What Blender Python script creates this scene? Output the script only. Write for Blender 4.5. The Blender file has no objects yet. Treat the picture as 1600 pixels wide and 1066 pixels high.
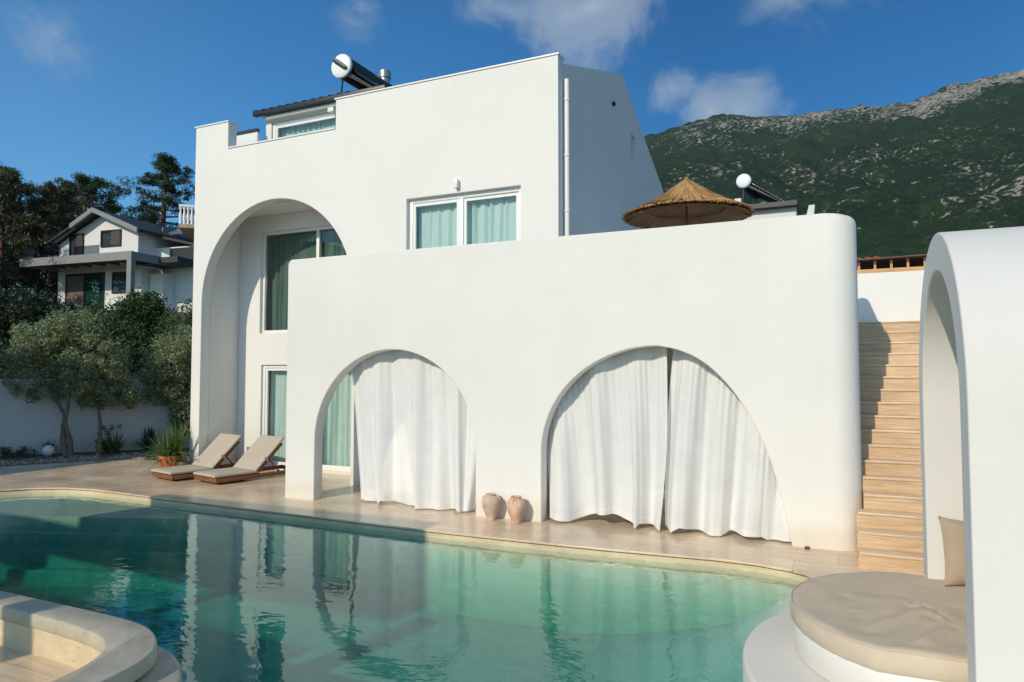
import bpy, bmesh, math, random
import numpy as np
from mathutils import Vector, Matrix, noise
PI = math.pi
rnd = random.Random(7)
scene = bpy.context.scene
COL = scene.collection

# ------------------------------------------------------------------ camera
cam_d = bpy.data.cameras.new('camera')
cam = bpy.data.objects.new('camera', cam_d)
COL.objects.link(cam)
FPX = 1090.0
cam_d.sensor_width = 36.0
cam_d.lens = 36.0 * FPX / 1600.0
cam_d.clip_start = 0.05
cam_d.clip_end = 9000
YAW = math.atan(503 / FPX)
PITCH = math.atan(50 / FPX)
cam.location = (0, 0, 2.1)
cam.rotation_euler = (PI / 2 + PITCH, 0, YAW)
scene.camera = cam

# ------------------------------------------------------------------ sun, sky, exposure
SUN_TRAVEL = Vector((0.21, 1.0, -0.55)).normalized()
SUN_EL = math.asin(-SUN_TRAVEL.z)
sun_d = bpy.data.lights.new('sun', 'SUN')
sun_d.energy = 3.22
sun_d.angle = math.radians(0.5)
sun_d.color = (1.0, 0.88, 0.69)
sun = bpy.data.objects.new('sun', sun_d)
COL.objects.link(sun)
sun.rotation_euler = SUN_TRAVEL.to_track_quat('-Z', 'Y').to_euler()
sun.location = (-10, -30, 25)

scene.view_settings.view_transform = 'Standard'
scene.view_settings.look = 'None'
scene.view_settings.gamma = 1
scene.view_settings.exposure = 0.0
scene.view_settings.use_curve_mapping = False

world = bpy.data.worlds.new('World')
scene.world = world
world.use_nodes = True
wn = world.node_tree.nodes
wl = world.node_tree.links
wn.clear()


def N(nodes, typ, **kw):
    n = nodes.new(typ)
    for k, v in kw.items():
        if k in n.bl_rna.properties.keys():
            setattr(n, k, v)
        else:
            n.inputs[k].default_value = v
    return n


def math_node(nodes, links, op, a, b=None, clamp=False):
    m = nodes.new('ShaderNodeMath')
    m.operation = op
    m.use_clamp = clamp
    for i, x in enumerate((a, b)):
        if x is None:
            continue
        if isinstance(x, (int, float)):
            m.inputs[i].default_value = x
        else:
            links.new(x, m.inputs[i])
    return m.outputs[0]


def ramp(nodes, links, fac, stops, interp='LINEAR'):
    r = nodes.new('ShaderNodeValToRGB')
    r.color_ramp.interpolation = interp
    el = r.color_ramp.elements
    while len(el) < len(stops):
        el.new(0.5)
    for e, (p, c) in zip(el, stops):
        e.position = p
        e.color = (c, c, c, 1) if isinstance(c, (int, float)) else (*c, 1)
    if fac is not None:
        links.new(fac, r.inputs['Fac'])
    return r.outputs['Color']


def mixc(nodes, links, fac, a, b, mode='MIX'):
    m = nodes.new('ShaderNodeMix')
    m.data_type = 'RGBA'
    m.blend_type = mode
    for sock, x in ((m.inputs[0], fac), (m.inputs[6], a), (m.inputs[7], b)):
        if isinstance(x, (int, float)):
            sock.default_value = x
        elif isinstance(x, tuple):
            sock.default_value = (*x, 1) if len(x) == 3 else x
        else:
            links.new(x, sock)
    return m.outputs[2]


sky = wn.new('ShaderNodeTexSky')
sky.sky_type = 'NISHITA'
sky.sun_disc = False
sky.sun_elevation = SUN_EL
sky.sun_rotation = math.atan2(-SUN_TRAVEL.x, -SUN_TRAVEL.y)
sky.altitude = 100
sky.air_density = 1.0
sky.dust_density = 0.35
sky.ozone_density = 3.0
skyc = mixc(wn, wl, 1.0, sky.outputs['Color'], (0.66, 1.12, 1.38), 'MULTIPLY')
tc = wn.new('ShaderNodeTexCoord')
dirv = tc.outputs['Generated']
# polarised band: the sky is deeper and bluer towards the right of the view
sepd = wn.new('ShaderNodeSeparateXYZ')
wl.new(dirv, sepd.inputs[0])
xr = math_node(wn, wl, 'MULTIPLY', math_node(wn, wl, 'ADD', sepd.outputs['X'], 1.0), 0.5)
band = ramp(wn, wl, xr, [(0.0, (1.05, 1.1, 1.12)), (0.09, (0.92, 1.12, 1.12)), (0.18, (0.52, 0.93, 1.04)), (0.42, (0.22, 0.54, 0.66)), (0.58, (0.26, 0.56, 0.68)), (0.9, (1.0, 1.0, 1.0))])
back = ramp(wn, wl, sepd.outputs['Y'], [(0.0, 1.0), (0.35, 0.0)])
band = mixc(wn, wl, back, band, (1.45, 1.25, 1.05))
skyc = mixc(wn, wl, 1.0, skyc, band, 'MULTIPLY')
nz = N(wn, 'ShaderNodeTexNoise', Scale=7.5, Detail=12.0, Roughness=0.60)
nz.inputs['Distortion'].default_value = 0.35
wl.new(dirv, nz.inputs['Vector'])
nz2 = N(wn, 'ShaderNodeTexNoise', Scale=2.2, Detail=5.0, Roughness=0.5)
wl.new(dirv, nz2.inputs['Vector'])
# cloud banks: direction, half-size (radians), softness gain
CLOUDS = [((-0.275, 0.86, 0.475), 0.12, 1.12), ((-0.185, 0.91, 0.375), 0.045, 1.30), ((-0.105, 0.935, 0.335), 0.056, 1.5),
          ((-0.14, 0.925, 0.340), 0.052, 1.5), ((-0.79, 0.48, 0.385), 0.085, 1.0), ((-0.54, 0.71, 0.47), 0.06, 0.62),
          ((-0.40, 0.78, 0.48), 0.12, 0.8), ((-0.04, 0.87, 0.50), 0.12, 1.0), ((0.3, 0.8, 0.6), 0.3, 0.6), ((-0.2, -0.8, 0.5), 0.4, 0.7)]
acc = None
for d, size, gain in CLOUDS:
    vd = wn.new('ShaderNodeVectorMath')
    vd.operation = 'DISTANCE'
    wl.new(dirv, vd.inputs[0])
    vd.inputs[1].default_value = Vector(d).normalized()
    f = math_node(wn, wl, 'DIVIDE', vd.outputs['Value'], size)
    f = math_node(wn, wl, 'SUBTRACT', 1.0, f)
    f = math_node(wn, wl, 'MAXIMUM', f, -0.8)
    f = math_node(wn, wl, 'MULTIPLY', f, 0.5)
    f = math_node(wn, wl, 'ADD', f, (gain - 1.0) * 0.35)
    acc = f if acc is None else math_node(wn, wl, 'MAXIMUM', acc, f)
cl = math_node(wn, wl, 'ADD', acc, math_node(wn, wl, 'MULTIPLY', math_node(wn, wl, 'SUBTRACT', nz.outputs['Fac'], 0.55), 1.5))
clm = ramp(wn, wl, cl, [(0.0, 0.0), (0.42, 0.50), (0.95, 0.92)], 'EASE')
cloudc = mixc(wn, wl, nz2.outputs['Fac'], (3.4, 4.2, 4.9), (5.4, 6.1, 6.6))
final = mixc(wn, wl, clm, skyc, cloudc)
bg = wn.new('ShaderNodeBackground')
bg.inputs['Strength'].default_value = 0.10
wl.new(final, bg.inputs['Color'])
wo = wn.new('ShaderNodeOutputWorld')
wl.new(bg.outputs[0], wo.inputs['Surface'])


# ================================================================== materials
MATS = {}


def new_mat(name):
    m = bpy.data.materials.new(name)
    m.use_nodes = True
    m.node_tree.nodes.clear()
    MATS[name] = m
    nodes, links = m.node_tree.nodes, m.node_tree.links
    out = nodes.new('ShaderNodeOutputMaterial')
    return m, nodes, links, out


def coords(nodes, links, scale=(1, 1, 1), world_space=True, rot=(0, 0, 0)):
    if world_space:
        g = nodes.new('ShaderNodeNewGeometry')
        src = g.outputs['Position']
    else:
        src = nodes.new('ShaderNodeTexCoord').outputs['Object']
    mp = nodes.new('ShaderNodeMapping')
    mp.inputs['Scale'].default_value = scale
    mp.inputs['Rotation'].default_value = rot
    links.new(src, mp.inputs['Vector'])
    return mp.outputs['Vector']


def noise_tex(nodes, links, vec, scale, detail=4.0, rough=0.5, dist=0.0):
    n = nodes.new('ShaderNodeTexNoise')
    n.inputs['Scale'].default_value = scale
    n.inputs['Detail'].default_value = detail
    n.inputs['Roughness'].default_value = rough
    n.inputs['Distortion'].default_value = dist
    links.new(vec, n.inputs['Vector'])
    return n.outputs['Fac']


def bump(nodes, links, height, strength=0.3, distance=0.01, normal=None):
    b = nodes.new('ShaderNodeBump')
    b.inputs['Strength'].default_value = strength
    b.inputs['Distance'].default_value = distance
    links.new(height, b.inputs['Height'])
    if normal is not None:
        links.new(normal, b.inputs['Normal'])
    return b.outputs['Normal']


def simple(name, col, rough=0.6, var=0.12, scale=6.0, bump_s=0.15, bump_d=0.004, metal=0.0, spec=0.5, stretch=(1, 1, 1), world_space=False):
    m, nd, lk, out = new_mat(name)
    v = coords(nd, lk, stretch, world_space)
    n1 = noise_tex(nd, lk, v, scale, 5.0, 0.6)
    a = tuple(c * (1 - var) for c in col)
    b = tuple(min(1, c * (1 + var)) for c in col)
    c = ramp(nd, lk, n1, [(0.3, a), (0.7, b)])
    p = nd.new('ShaderNodeBsdfPrincipled')
    lk.new(c, p.inputs['Base Color'])
    p.inputs['Roughness'].default_value = rough
    p.inputs['Metallic'].default_value = metal
    p.inputs['Specular IOR Level'].default_value = spec
    if bump_s:
        n2 = noise_tex(nd, lk, v, scale * 6, 3.0, 0.6)
        lk.new(bump(nd, lk, n2, bump_s, bump_d), p.inputs['Normal'])
    lk.new(p.outputs[0], out.inputs[0])
    return m


def plaster(name, col=(0.80, 0.785, 0.755), rough=0.85):
    m, nd, lk, out = new_mat(name)
    v = coords(nd, lk)
    big = noise_tex(nd, lk, v, 0.7, 6.0, 0.6)
    streak = noise_tex(nd, lk, coords(nd, lk, (3.0, 3.0, 0.35)), 1.5, 5.0, 0.6)
    fine = noise_tex(nd, lk, v, 38.0, 4.0, 0.7)
    trowel = noise_tex(nd, lk, v, 3.2, 3.0, 0.5, 0.6)
    c1 = ramp(nd, lk, big, [(0.25, tuple(x * 0.945 for x in col)), (0.75, tuple(min(1, x * 1.02) for x in col))])
    c2 = ramp(nd, lk, streak, [(0.30, 0.985), (0.62, 1.0)])
    cc = mixc(nd, lk, 1.0, c1, c2, 'MULTIPLY')
    # faint splash dirt low on the walls
    sep = nd.new('ShaderNodeSeparateXYZ')
    lk.new(v, sep.inputs[0])
    hz = math_node(nd, lk, 'ADD', sep.outputs['Z'], math_node(nd, lk, 'MULTIPLY', streak, -0.35))
    dirt = ramp(nd, lk, hz, [(0.0, (0.93, 0.885, 0.82)), (0.18, (1.0, 1.0, 1.0))])
    cc = mixc(nd, lk, 1.0, cc, dirt, 'MULTIPLY')
    p = nd.new('ShaderNodeBsdfPrincipled')
    p.inputs['Roughness'].default_value = rough
    p.inputs['Specular IOR Level'].default_value = 0.25
    lk.new(cc, p.inputs['Base Color'])
    b1 = bump(nd, lk, trowel, 0.25, 0.02)
    b2 = bump(nd, lk, fine, 0.22, 0.004, b1)
    lk.new(b2, p.inputs['Normal'])
    lk.new(p.outputs[0], out.inputs[0])
    return m


M_WALL = plaster('white_plaster')
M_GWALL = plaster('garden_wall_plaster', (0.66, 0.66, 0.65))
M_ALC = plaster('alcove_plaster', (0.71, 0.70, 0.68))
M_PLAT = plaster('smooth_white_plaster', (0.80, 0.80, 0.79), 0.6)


def travertine(name, col_a, col_b, tile=(0.9, 0.45), mortar=(0.30, 0.22, 0.14), rough=0.28, grain=(1, 14, 14), rot=0.0, tiles=True, spec=0.5, dull=0.15):
    m, nd, lk, out = new_mat(name)
    v = coords(nd, lk, (1, 1, 1), True, (0, 0, rot))
    vg = nd.new('ShaderNodeMapping')
    vg.inputs['Scale'].default_value = grain
    lk.new(v, vg.inputs['Vector'])
    grain_n = noise_tex(nd, lk, vg.outputs[0], 1.6, 8.0, 0.65, 0.5)
    blot = noise_tex(nd, lk, v, 1.1, 5.0, 0.6)
    pits = noise_tex(nd, lk, vg.outputs[0], 9.0, 3.0, 0.7)
    c = ramp(nd, lk, grain_n, [(0.28, col_a), (0.55, tuple((a + b) / 2 for a, b in zip(col_a, col_b))), (0.74, col_b)])
    c = mixc(nd, lk, 1.0, c, ramp(nd, lk, blot, [(0.3, 0.82), (0.7, 1.08)]), 'MULTIPLY')
    c = mixc(nd, lk, 1.0, c, ramp(nd, lk, pits, [(0.30, 0.72), (0.42, 1.0)]), 'MULTIPLY')
    p = nd.new('ShaderNodeBsdfPrincipled')
    h = pits
    if tiles:
        br = nd.new('ShaderNodeTexBrick')
        br.inputs['Scale'].default_value = 1.0
        br.inputs['Brick Width'].default_value = tile[0]
        br.inputs['Row Height'].default_value = tile[1]
        br.inputs['Mortar Size'].default_value = 0.0035
        br.inputs['Mortar Smooth'].default_value = 0.2
        br.inputs['Color1'].default_value = (0.86, 0.86, 0.86, 1)
        br.inputs['Color2'].default_value = (1.1, 1.06, 1.0, 1)
        br.inputs['Mortar'].default_value = (0.62, 0.56, 0.48, 1)
        lk.new(v, br.inputs['Vector'])
        c = mixc(nd, lk, 1.0, c, br.outputs['Color'], 'MULTIPLY')
    lk.new(c, p.inputs['Base Color'])
    rr = ramp(nd, lk, blot, [(0.3, rough), (0.7, rough + dull)])
    lk.new(rr, p.inputs['Roughness'])
    p.inputs['Specular IOR Level'].default_value = spec
    lk.new(bump(nd, lk, h, 0.10, 0.003), p.inputs['Normal'])
    lk.new(p.outputs[0], out.inputs[0])
    return m


M_DECK = travertine('deck_travertine', (0.66, 0.485, 0.325), (0.92, 0.755, 0.565), rough=0.17)
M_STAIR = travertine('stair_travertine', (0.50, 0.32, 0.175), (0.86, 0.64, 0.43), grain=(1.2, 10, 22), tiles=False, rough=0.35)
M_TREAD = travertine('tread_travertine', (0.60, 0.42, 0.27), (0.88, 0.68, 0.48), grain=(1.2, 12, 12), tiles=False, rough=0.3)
M_COPE = travertine('coping_stone', (0.60, 0.47, 0.30), (0.78, 0.66, 0.46), grain=(2, 2, 5), tiles=False, rough=0.5)
M_RIM = travertine('rim_plaster', (0.40, 0.36, 0.27), (0.58, 0.53, 0.42), grain=(2.5, 2.5, 2.5), tiles=False, rough=0.55)


def pool_plaster():
    m, nd, lk, out = new_mat('pool_plaster')
    v = coords(nd, lk)
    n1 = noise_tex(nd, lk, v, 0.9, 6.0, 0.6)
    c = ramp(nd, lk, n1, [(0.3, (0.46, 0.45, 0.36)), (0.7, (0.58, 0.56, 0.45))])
    # ripple light on the floor, painted into the plaster colour as a bright network
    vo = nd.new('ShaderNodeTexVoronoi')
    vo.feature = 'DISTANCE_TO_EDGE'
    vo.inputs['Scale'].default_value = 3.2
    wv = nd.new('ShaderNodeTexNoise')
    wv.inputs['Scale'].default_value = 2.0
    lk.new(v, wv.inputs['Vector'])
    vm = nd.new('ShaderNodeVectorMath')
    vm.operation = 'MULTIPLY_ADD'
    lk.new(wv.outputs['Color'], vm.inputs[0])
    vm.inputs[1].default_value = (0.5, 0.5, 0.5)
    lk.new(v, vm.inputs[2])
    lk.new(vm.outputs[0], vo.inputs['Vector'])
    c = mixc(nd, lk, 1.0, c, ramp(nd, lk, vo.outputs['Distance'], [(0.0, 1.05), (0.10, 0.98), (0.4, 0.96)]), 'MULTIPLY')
    p = nd.new('ShaderNodeBsdfPrincipled')
    p.inputs['Roughness'].default_value = 0.8
    lk.new(c, p.inputs['Base Color'])
    lk.new(p.outputs[0], out.inputs[0])
    return m


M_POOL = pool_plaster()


def two_sided_fresnel(nd, lk, ior, nrm=None):
    g = nd.new('ShaderNodeNewGeometry')
    m = nd.new('ShaderNodeMix')
    m.data_type = 'FLOAT'
    lk.new(g.outputs['Backfacing'], m.inputs[0])
    m.inputs[2].default_value = ior
    m.inputs[3].default_value = 1.0 / ior
    fr = nd.new('ShaderNodeFresnel')
    lk.new(m.outputs[0], fr.inputs['IOR'])
    if nrm is not None:
        lk.new(nrm, fr.inputs['Normal'])
    return fr


def water():
    m, nd, lk, out = new_mat('pool_water')
    v = coords(nd, lk, (1, 1, 1))
    n1 = noise_tex(nd, lk, coords(nd, lk, (1.0, 1.8, 1.0), True, (0, 0, -0.43)), 2.2, 2.0, 0.5, 0.3)
    n2 = noise_tex(nd, lk, coords(nd, lk, (1.0, 1.5, 1.0), True, (0, 0, -0.43)), 5.5, 2.0, 0.5, 0.4)
    n3 = noise_tex(nd, lk, coords(nd, lk, (1.0, 1.3, 1.0), True, (0, 0, 0.2)), 13.0, 2.0, 0.5, 0.2)
    amp = ramp(nd, lk, noise_tex(nd, lk, v, 0.8, 3.0, 0.5), [(0.40, 0.30), (0.66, 1.5)])
    # livelier water towards the right end, where the inlets are
    sep = nd.new('ShaderNodeSeparateXYZ')
    lk.new(v, sep.inputs[0])
    mr = nd.new('ShaderNodeMapRange')
    mr.inputs['From Min'].default_value = -3.8
    mr.inputs['From Max'].default_value = -1.4
    mr.inputs['To Min'].default_value = 1.0
    mr.inputs['To Max'].default_value = 3.5
    lk.new(sep.outputs['X'], mr.inputs['Value'])
    h = math_node(nd, lk, 'ADD', n2, math_node(nd, lk, 'MULTIPLY', n3, 0.30))
    h = math_node(nd, lk, 'MULTIPLY', h, math_node(nd, lk, 'MULTIPLY', amp, mr.outputs[0]))
    h = math_node(nd, lk, 'ADD', h, math_node(nd, lk, 'MULTIPLY', n1, 1.6))
    nrm = bump(nd, lk, h, 1.0, 0.0020)
    gl = nd.new('ShaderNodeBsdfGlossy')
    gl.inputs['Roughness'].default_value = 0.0
    gl.inputs['Color'].default_value = (0.82, 0.97, 0.96, 1)
    lk.new(nrm, gl.inputs['Normal'])
    tr = nd.new('ShaderNodeBsdfTransparent')
    fr = two_sided_fresnel(nd, lk, 1.62, nrm)
    mx = nd.new('ShaderNodeMixShader')
    lk.new(fr.outputs[0], mx.inputs[0])
    lk.new(tr.outputs[0], mx.inputs[1])
    lk.new(gl.outputs[0], mx.inputs[2])
    va = nd.new('ShaderNodeVolumeAbsorption')
    va.inputs['Color'].default_value = (0.02, 0.76, 0.745, 1)
    va.inputs['Density'].default_value = 0.90
    lk.new(mx.outputs[0], out.inputs['Surface'])
    lk.new(va.outputs[0], out.inputs['Volume'])
    return m


M_WATER = water()


def glass(name, tint=(0.80, 0.92, 0.88), rough=0.0, refl=1.5):
    m, nd, lk, out = new_mat(name)
    v = coords(nd, lk)
    nn = noise_tex(nd, lk, v, 0.8, 2.0)
    nrm = bump(nd, lk, nn, 0.12, 0.01)
    gl = nd.new('ShaderNodeBsdfGlossy')
    gl.inputs['Roughness'].default_value = rough
    lk.new(nrm, gl.inputs['Normal'])
    tr = nd.new('ShaderNodeBsdfTransparent')
    tr.inputs['Color'].default_value = (*tint, 1)
    fr = two_sided_fresnel(nd, lk, refl)
    mx = nd.new('ShaderNodeMixShader')
    lk.new(fr.outputs[0], mx.inputs[0])
    lk.new(tr.outputs[0], mx.inputs[1])
    lk.new(gl.outputs[0], mx.inputs[2])
    lk.new(mx.outputs[0], out.inputs[0])
    return m


M_GLASS = glass('window_glass', (0.95, 0.98, 0.97), 0.0, 1.5)
M_SMOKE = glass('smoked_glass', (0.50, 0.55, 0.58), 0.0, 1.6)


def cloth(name, col, transp=0.12, transl=0.4, weave=500.0):
    m, nd, lk, out = new_mat(name)
    v = coords(nd, lk, (1, 1, 1), False)
    n1 = noise_tex(nd, lk, v, 5.0, 4.0)
    c = ramp(nd, lk, n1, [(0.3, tuple(x * 0.95 for x in col)), (0.7, col)])
    d = nd.new('ShaderNodeBsdfDiffuse')
    t = nd.new('ShaderNodeBsdfTranslucent')
    tr = nd.new('ShaderNodeBsdfTransparent')
    lk.new(c, d.inputs['Color'])
    lk.new(c, t.inputs['Color'])
    nb = bump(nd, lk, noise_tex(nd, lk, coords(nd, lk, (6, 6, 1), False), 6.0, 4.0), 0.25, 0.01)
    lk.new(nb, d.inputs['Normal'])
    m1 = nd.new('ShaderNodeMixShader')
    m1.inputs[0].default_value = transl
    lk.new(d.outputs[0], m1.inputs[1])
    lk.new(t.outputs[0], m1.inputs[2])
    m2 = nd.new('ShaderNodeMixShader')
    m2.inputs[0].default_value = transp
    lk.new(m1.outputs[0], m2.inputs[1])
    lk.new(tr.outputs[0], m2.inputs[2])
    lk.new(m2.outputs[0], out.inputs[0])
    return m


M_SHEER = cloth('sheer_white_cloth', (0.96, 0.965, 0.97), 0.22, 0.10)
M_HEM = cloth('folded_hem_cloth', (0.90, 0.90, 0.89), 0.02, 0.2)
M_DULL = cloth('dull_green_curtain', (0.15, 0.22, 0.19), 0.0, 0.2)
M_CURT = cloth('window_curtain_cloth', (0.72, 0.88, 0.85), 0.0, 0.25)
M_PVC = simple('white_frame', (0.80, 0.80, 0.79), 0.35, 0.03, 3.0, 0.0)
M_WOODFRAME = simple('dark_teak', (0.22, 0.085, 0.04), 0.45, 0.35, 9.0, 0.2, stretch=(1, 6, 6))
M_CUSH = simple('beige_canvas', (0.50, 0.43, 0.345), 0.9, 0.06, 4.0, 0.25, 0.004)
M_MATT = simple('taupe_canvas', (0.60, 0.50, 0.385), 0.9, 0.07, 3.0, 0.25, 0.004)
M_TERRA = simple('terracotta', (0.55, 0.15, 0.05), 0.7, 0.15, 8.0)
M_VASE = simple('weathered_clay', (0.62, 0.42, 0.30), 0.8, 0.30, 7.0, 0.4, 0.006)
M_BLACK = simple('black_metal', (0.018, 0.019, 0.021), 0.4, 0.2, 6.0, 0.0)
M_DARKTILE = simple('dark_roof_tile', (0.035, 0.036, 0.04), 0.6, 0.3, 5.0, 0.3)
M_GREY = simple('grey_fascia', (0.23, 0.235, 0.24), 0.55, 0.08, 3.0, 0.1)
M_CAP = simple('white_enamel', (0.88, 0.9, 0.92), 0.35, 0.03, 6.0, 0.0)
M_PINE = simple('pine_bark', (0.16, 0.085, 0.05), 0.9, 0.4, 5.0, 0.6, 0.03)
M_BARK = simple('olive_bark', (0.20, 0.16, 0.12), 0.9, 0.35, 14.0, 0.7, 0.02)
M_SOIL = simple('garden_soil', (0.13, 0.10, 0.075), 0.95, 0.5, 5.0, 0.6, 0.03, world_space=True)
M_STONE = simple('pebble', (0.42, 0.36, 0.30), 0.8, 0.4, 11.0, 0.2)
M_TIMBER = simple('light_timber', (0.60, 0.33, 0.15), 0.6, 0.2, 8.0, 0.2, stretch=(1, 6, 6))
M_REDTILE = simple('red_roof_tile', (0.42, 0.085, 0.05), 0.7, 0.25, 8.0, 0.3)
M_LAMP = simple('frosted_globe', (0.75, 0.78, 0.82), 0.35, 0.02, 3.0, 0.0)
M_STEEL = simple('galvanised_steel', (0.35, 0.36, 0.37), 0.4, 0.15, 6.0, 0.0, metal=0.7)
M_BRICKWALL = plaster('neighbour_plaster', (0.74, 0.735, 0.72))
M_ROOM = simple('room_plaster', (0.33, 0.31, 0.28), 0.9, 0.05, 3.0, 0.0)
M_TUBE = simple('vacuum_tube', (0.012, 0.014, 0.02), 0.12, 0.1, 4.0, 0.0)
M_PINKPVC = simple('grey_downpipe', (0.78, 0.78, 0.77), 0.4, 0.04, 3.0, 0.0)


def leaf_mat(name, dark, light, transl=0.25, rough=0.5):
    m, nd, lk, out = new_mat(name)
    g = nd.new('ShaderNodeNewGeometry')
    c = ramp(nd, lk, g.outputs['Random Per Island'], [(0.0, dark), (0.6, tuple((a + b) / 2 for a, b in zip(dark, light))), (1.0, light)])
    p = nd.new('ShaderNodeBsdfPrincipled')
    p.inputs['Roughness'].default_value = rough
    p.inputs['Specular IOR Level'].default_value = 0.35
    lk.new(c, p.inputs['Base Color'])
    t = nd.new('ShaderNodeBsdfTranslucent')
    lk.new(c, t.inputs['Color'])
    mx = nd.new('ShaderNodeMixShader')
    mx.inputs[0].default_value = transl
    lk.new(p.outputs[0], mx.inputs[1])
    lk.new(t.outputs[0], mx.inputs[2])
    lk.new(mx.outputs[0], out.inputs[0])
    return m


M_OLIVE = leaf_mat('olive_leaves', (0.08, 0.13, 0.05), (0.50, 0.56, 0.32), 0.35)
M_PINEL = leaf_mat('pine_needles', (0.018, 0.038, 0.016), (0.085, 0.115, 0.038), 0.2)
M_PINEW = leaf_mat('brown_green_needles', (0.035, 0.040, 0.016), (0.13, 0.125, 0.045), 0.2)
M_BUSH = leaf_mat('laurel_leaves', (0.022, 0.050, 0.018), (0.10, 0.17, 0.045), 0.25)
M_DBUSH = leaf_mat('dark_hedge_leaves', (0.015, 0.032, 0.016), (0.055, 0.085, 0.035), 0.2)
M_YUCCA = leaf_mat('yucca_blades', (0.06, 0.13, 0.03), (0.26, 0.36, 0.09), 0.25, 0.4)
M_DYUCCA = leaf_mat('dark_agave_blades', (0.03, 0.05, 0.03), (0.09, 0.11, 0.06), 0.1, 0.45)
M_STRAW = leaf_mat('reed_straw', (0.32, 0.175, 0.07), (0.76, 0.44, 0.185), 0.12, 0.8)


# ================================================================== mesh helpers
class MB:
    def __init__(s):
        s.v = []
        s.f = []

    def add(s, vs, fs):
        o = len(s.v)
        s.v.extend([tuple(map(float, p)) for p in vs])
        s.f.extend([tuple(i + o for i in f) for f in fs])
        return s

    def box(s, x0, x1, y0, y1, z0, z1):
        return s.add([(x0, y0, z0), (x1, y0, z0), (x1, y1, z0), (x0, y1, z0), (x0, y0, z1), (x1, y0, z1), (x1, y1, z1), (x0, y1, z1)],
                     [(0, 3, 2, 1), (4, 5, 6, 7), (0, 1, 5, 4), (1, 2, 6, 5), (2, 3, 7, 6), (3, 0, 4, 7)])

    def obox(s, c, half, rot):
        R = rot.to_3x3() if isinstance(rot, Matrix) else rot
        vs = []
        for z in (-1, 1):
            for x, y in ((-1, -1), (1, -1), (1, 1), (-1, 1)):
                vs.append(Vector(c) + R @ Vector((x * half[0], y * half[1], z * half[2])))
        return s.add(vs, [(0, 3, 2, 1), (4, 5, 6, 7), (0, 1, 5, 4), (1, 2, 6, 5), (2, 3, 7, 6), (3, 0, 4, 7)])

    def tube(s, pts, radii, n=10, cap=True):
        pts = [Vector(p) for p in pts]
        if isinstance(radii, (int, float)):
            radii = [radii] * len(pts)
        base = len(s.v)
        up = None
        for i, p in enumerate(pts):
            t = (pts[min(i + 1, len(pts) - 1)] - pts[max(i - 1, 0)]).normalized()
            if up is None:
                a = Vector((0, 0, 1)) if abs(t.z) < 0.9 else Vector((1, 0, 0))
                up = (a - t * a.dot(t)).normalized()
            else:
                up = (up - t * up.dot(t)).normalized()
            w = t.cross(up)
            for k in range(n):
                an = 2 * PI * k / n
                q = p + (up * math.cos(an) + w * math.sin(an)) * radii[i]
                s.v.append(tuple(q))
        for i in range(len(pts) - 1):
            for k in range(n):
                a = base + i * n + k
                b = base + i * n + (k + 1) % n
                s.f.append((a, b, b + n, a + n))
        if cap:
            s.f.append(tuple(base + k for k in range(n))[::-1])
            s.f.append(tuple(base + (len(pts) - 1) * n + k for k in range(n)))
        return s

    def lathe(s, prof, c=(0, 0, 0), n=32, cap=True):
        base = len(s.v)
        for r, z in prof:
            for k in range(n):
                an = 2 * PI * k / n
                s.v.append((c[0] + r * math.cos(an), c[1] + r * math.sin(an), c[2] + z))
        for i in range(len(prof) - 1):
            for k in range(n):
                a = base + i * n + k
                b = base + i * n + (k + 1) % n
                s.f.append((a, b, b + n, a + n))
        if cap:
            s.f.append(tuple(base + k for k in range(n))[::-1])
            s.f.append(tuple(base + (len(prof) - 1) * n + k for k in range(n)))
        return s

    def prism(s, poly, z0, z1):
        n = len(poly)
        vs = [(x, y, z0) for x, y in poly] + [(x, y, z1) for x, y in poly]
        fs = [tuple(range(n))[::-1], tuple(range(n, 2 * n))]
        fs += [(i, (i + 1) % n, n + (i + 1) % n, n + i) for i in range(n)]
        return s.add(vs, fs)

    def prism_axis(s, poly, a0, a1, axis):
        """poly in the two other axes (order kept), extruded along axis"""
        n = len(poly)

        def mk(p, a):
            return (a, p[0], p[1]) if axis == 'x' else (p[0], a, p[1])
        vs = [mk(p, a0) for p in poly] + [mk(p, a1) for p in poly]
        fs = [tuple(range(n))[::-1], tuple(range(n, 2 * n))]
        fs += [(i, (i + 1) % n, n + (i + 1) % n, n + i) for i in range(n)]
        return s.add(vs, fs)

    def grid(s, P, closed=False):
        nu, nv = len(P), len(P[0])
        base = len(s.v)
        for row in P:
            s.v.extend([tuple(map(float, p)) for p in row])
        for i in range(nu - (0 if closed else 1)):
            for j in range(nv - 1):
                a = base + i * nv + j
                b = base + ((i + 1) % nu) * nv + j
                s.f.append((a, b, b + 1, a + 1))
        return s


def finish(me, smooth=True, angle=35, bevel=None):
    if smooth:
        for p in me.polygons:
            p.use_smooth = True
        me.set_sharp_from_angle(angle=math.radians(angle))


def bevel_mesh(me, w, seg=2):
    bm = bmesh.new()
    bm.from_mesh(me)
    bmesh.ops.remove_doubles(bm, verts=bm.verts, dist=1e-5)
    ed = [e for e in bm.edges if len(e.link_faces) == 2 and e.calc_face_angle(0) > math.radians(40)]
    bmesh.ops.bevel(bm, geom=ed, offset=w, segments=seg, profile=0.5, affect='EDGES', clamp_overlap=True)
    bm.to_mesh(me)
    bm.free()


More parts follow.
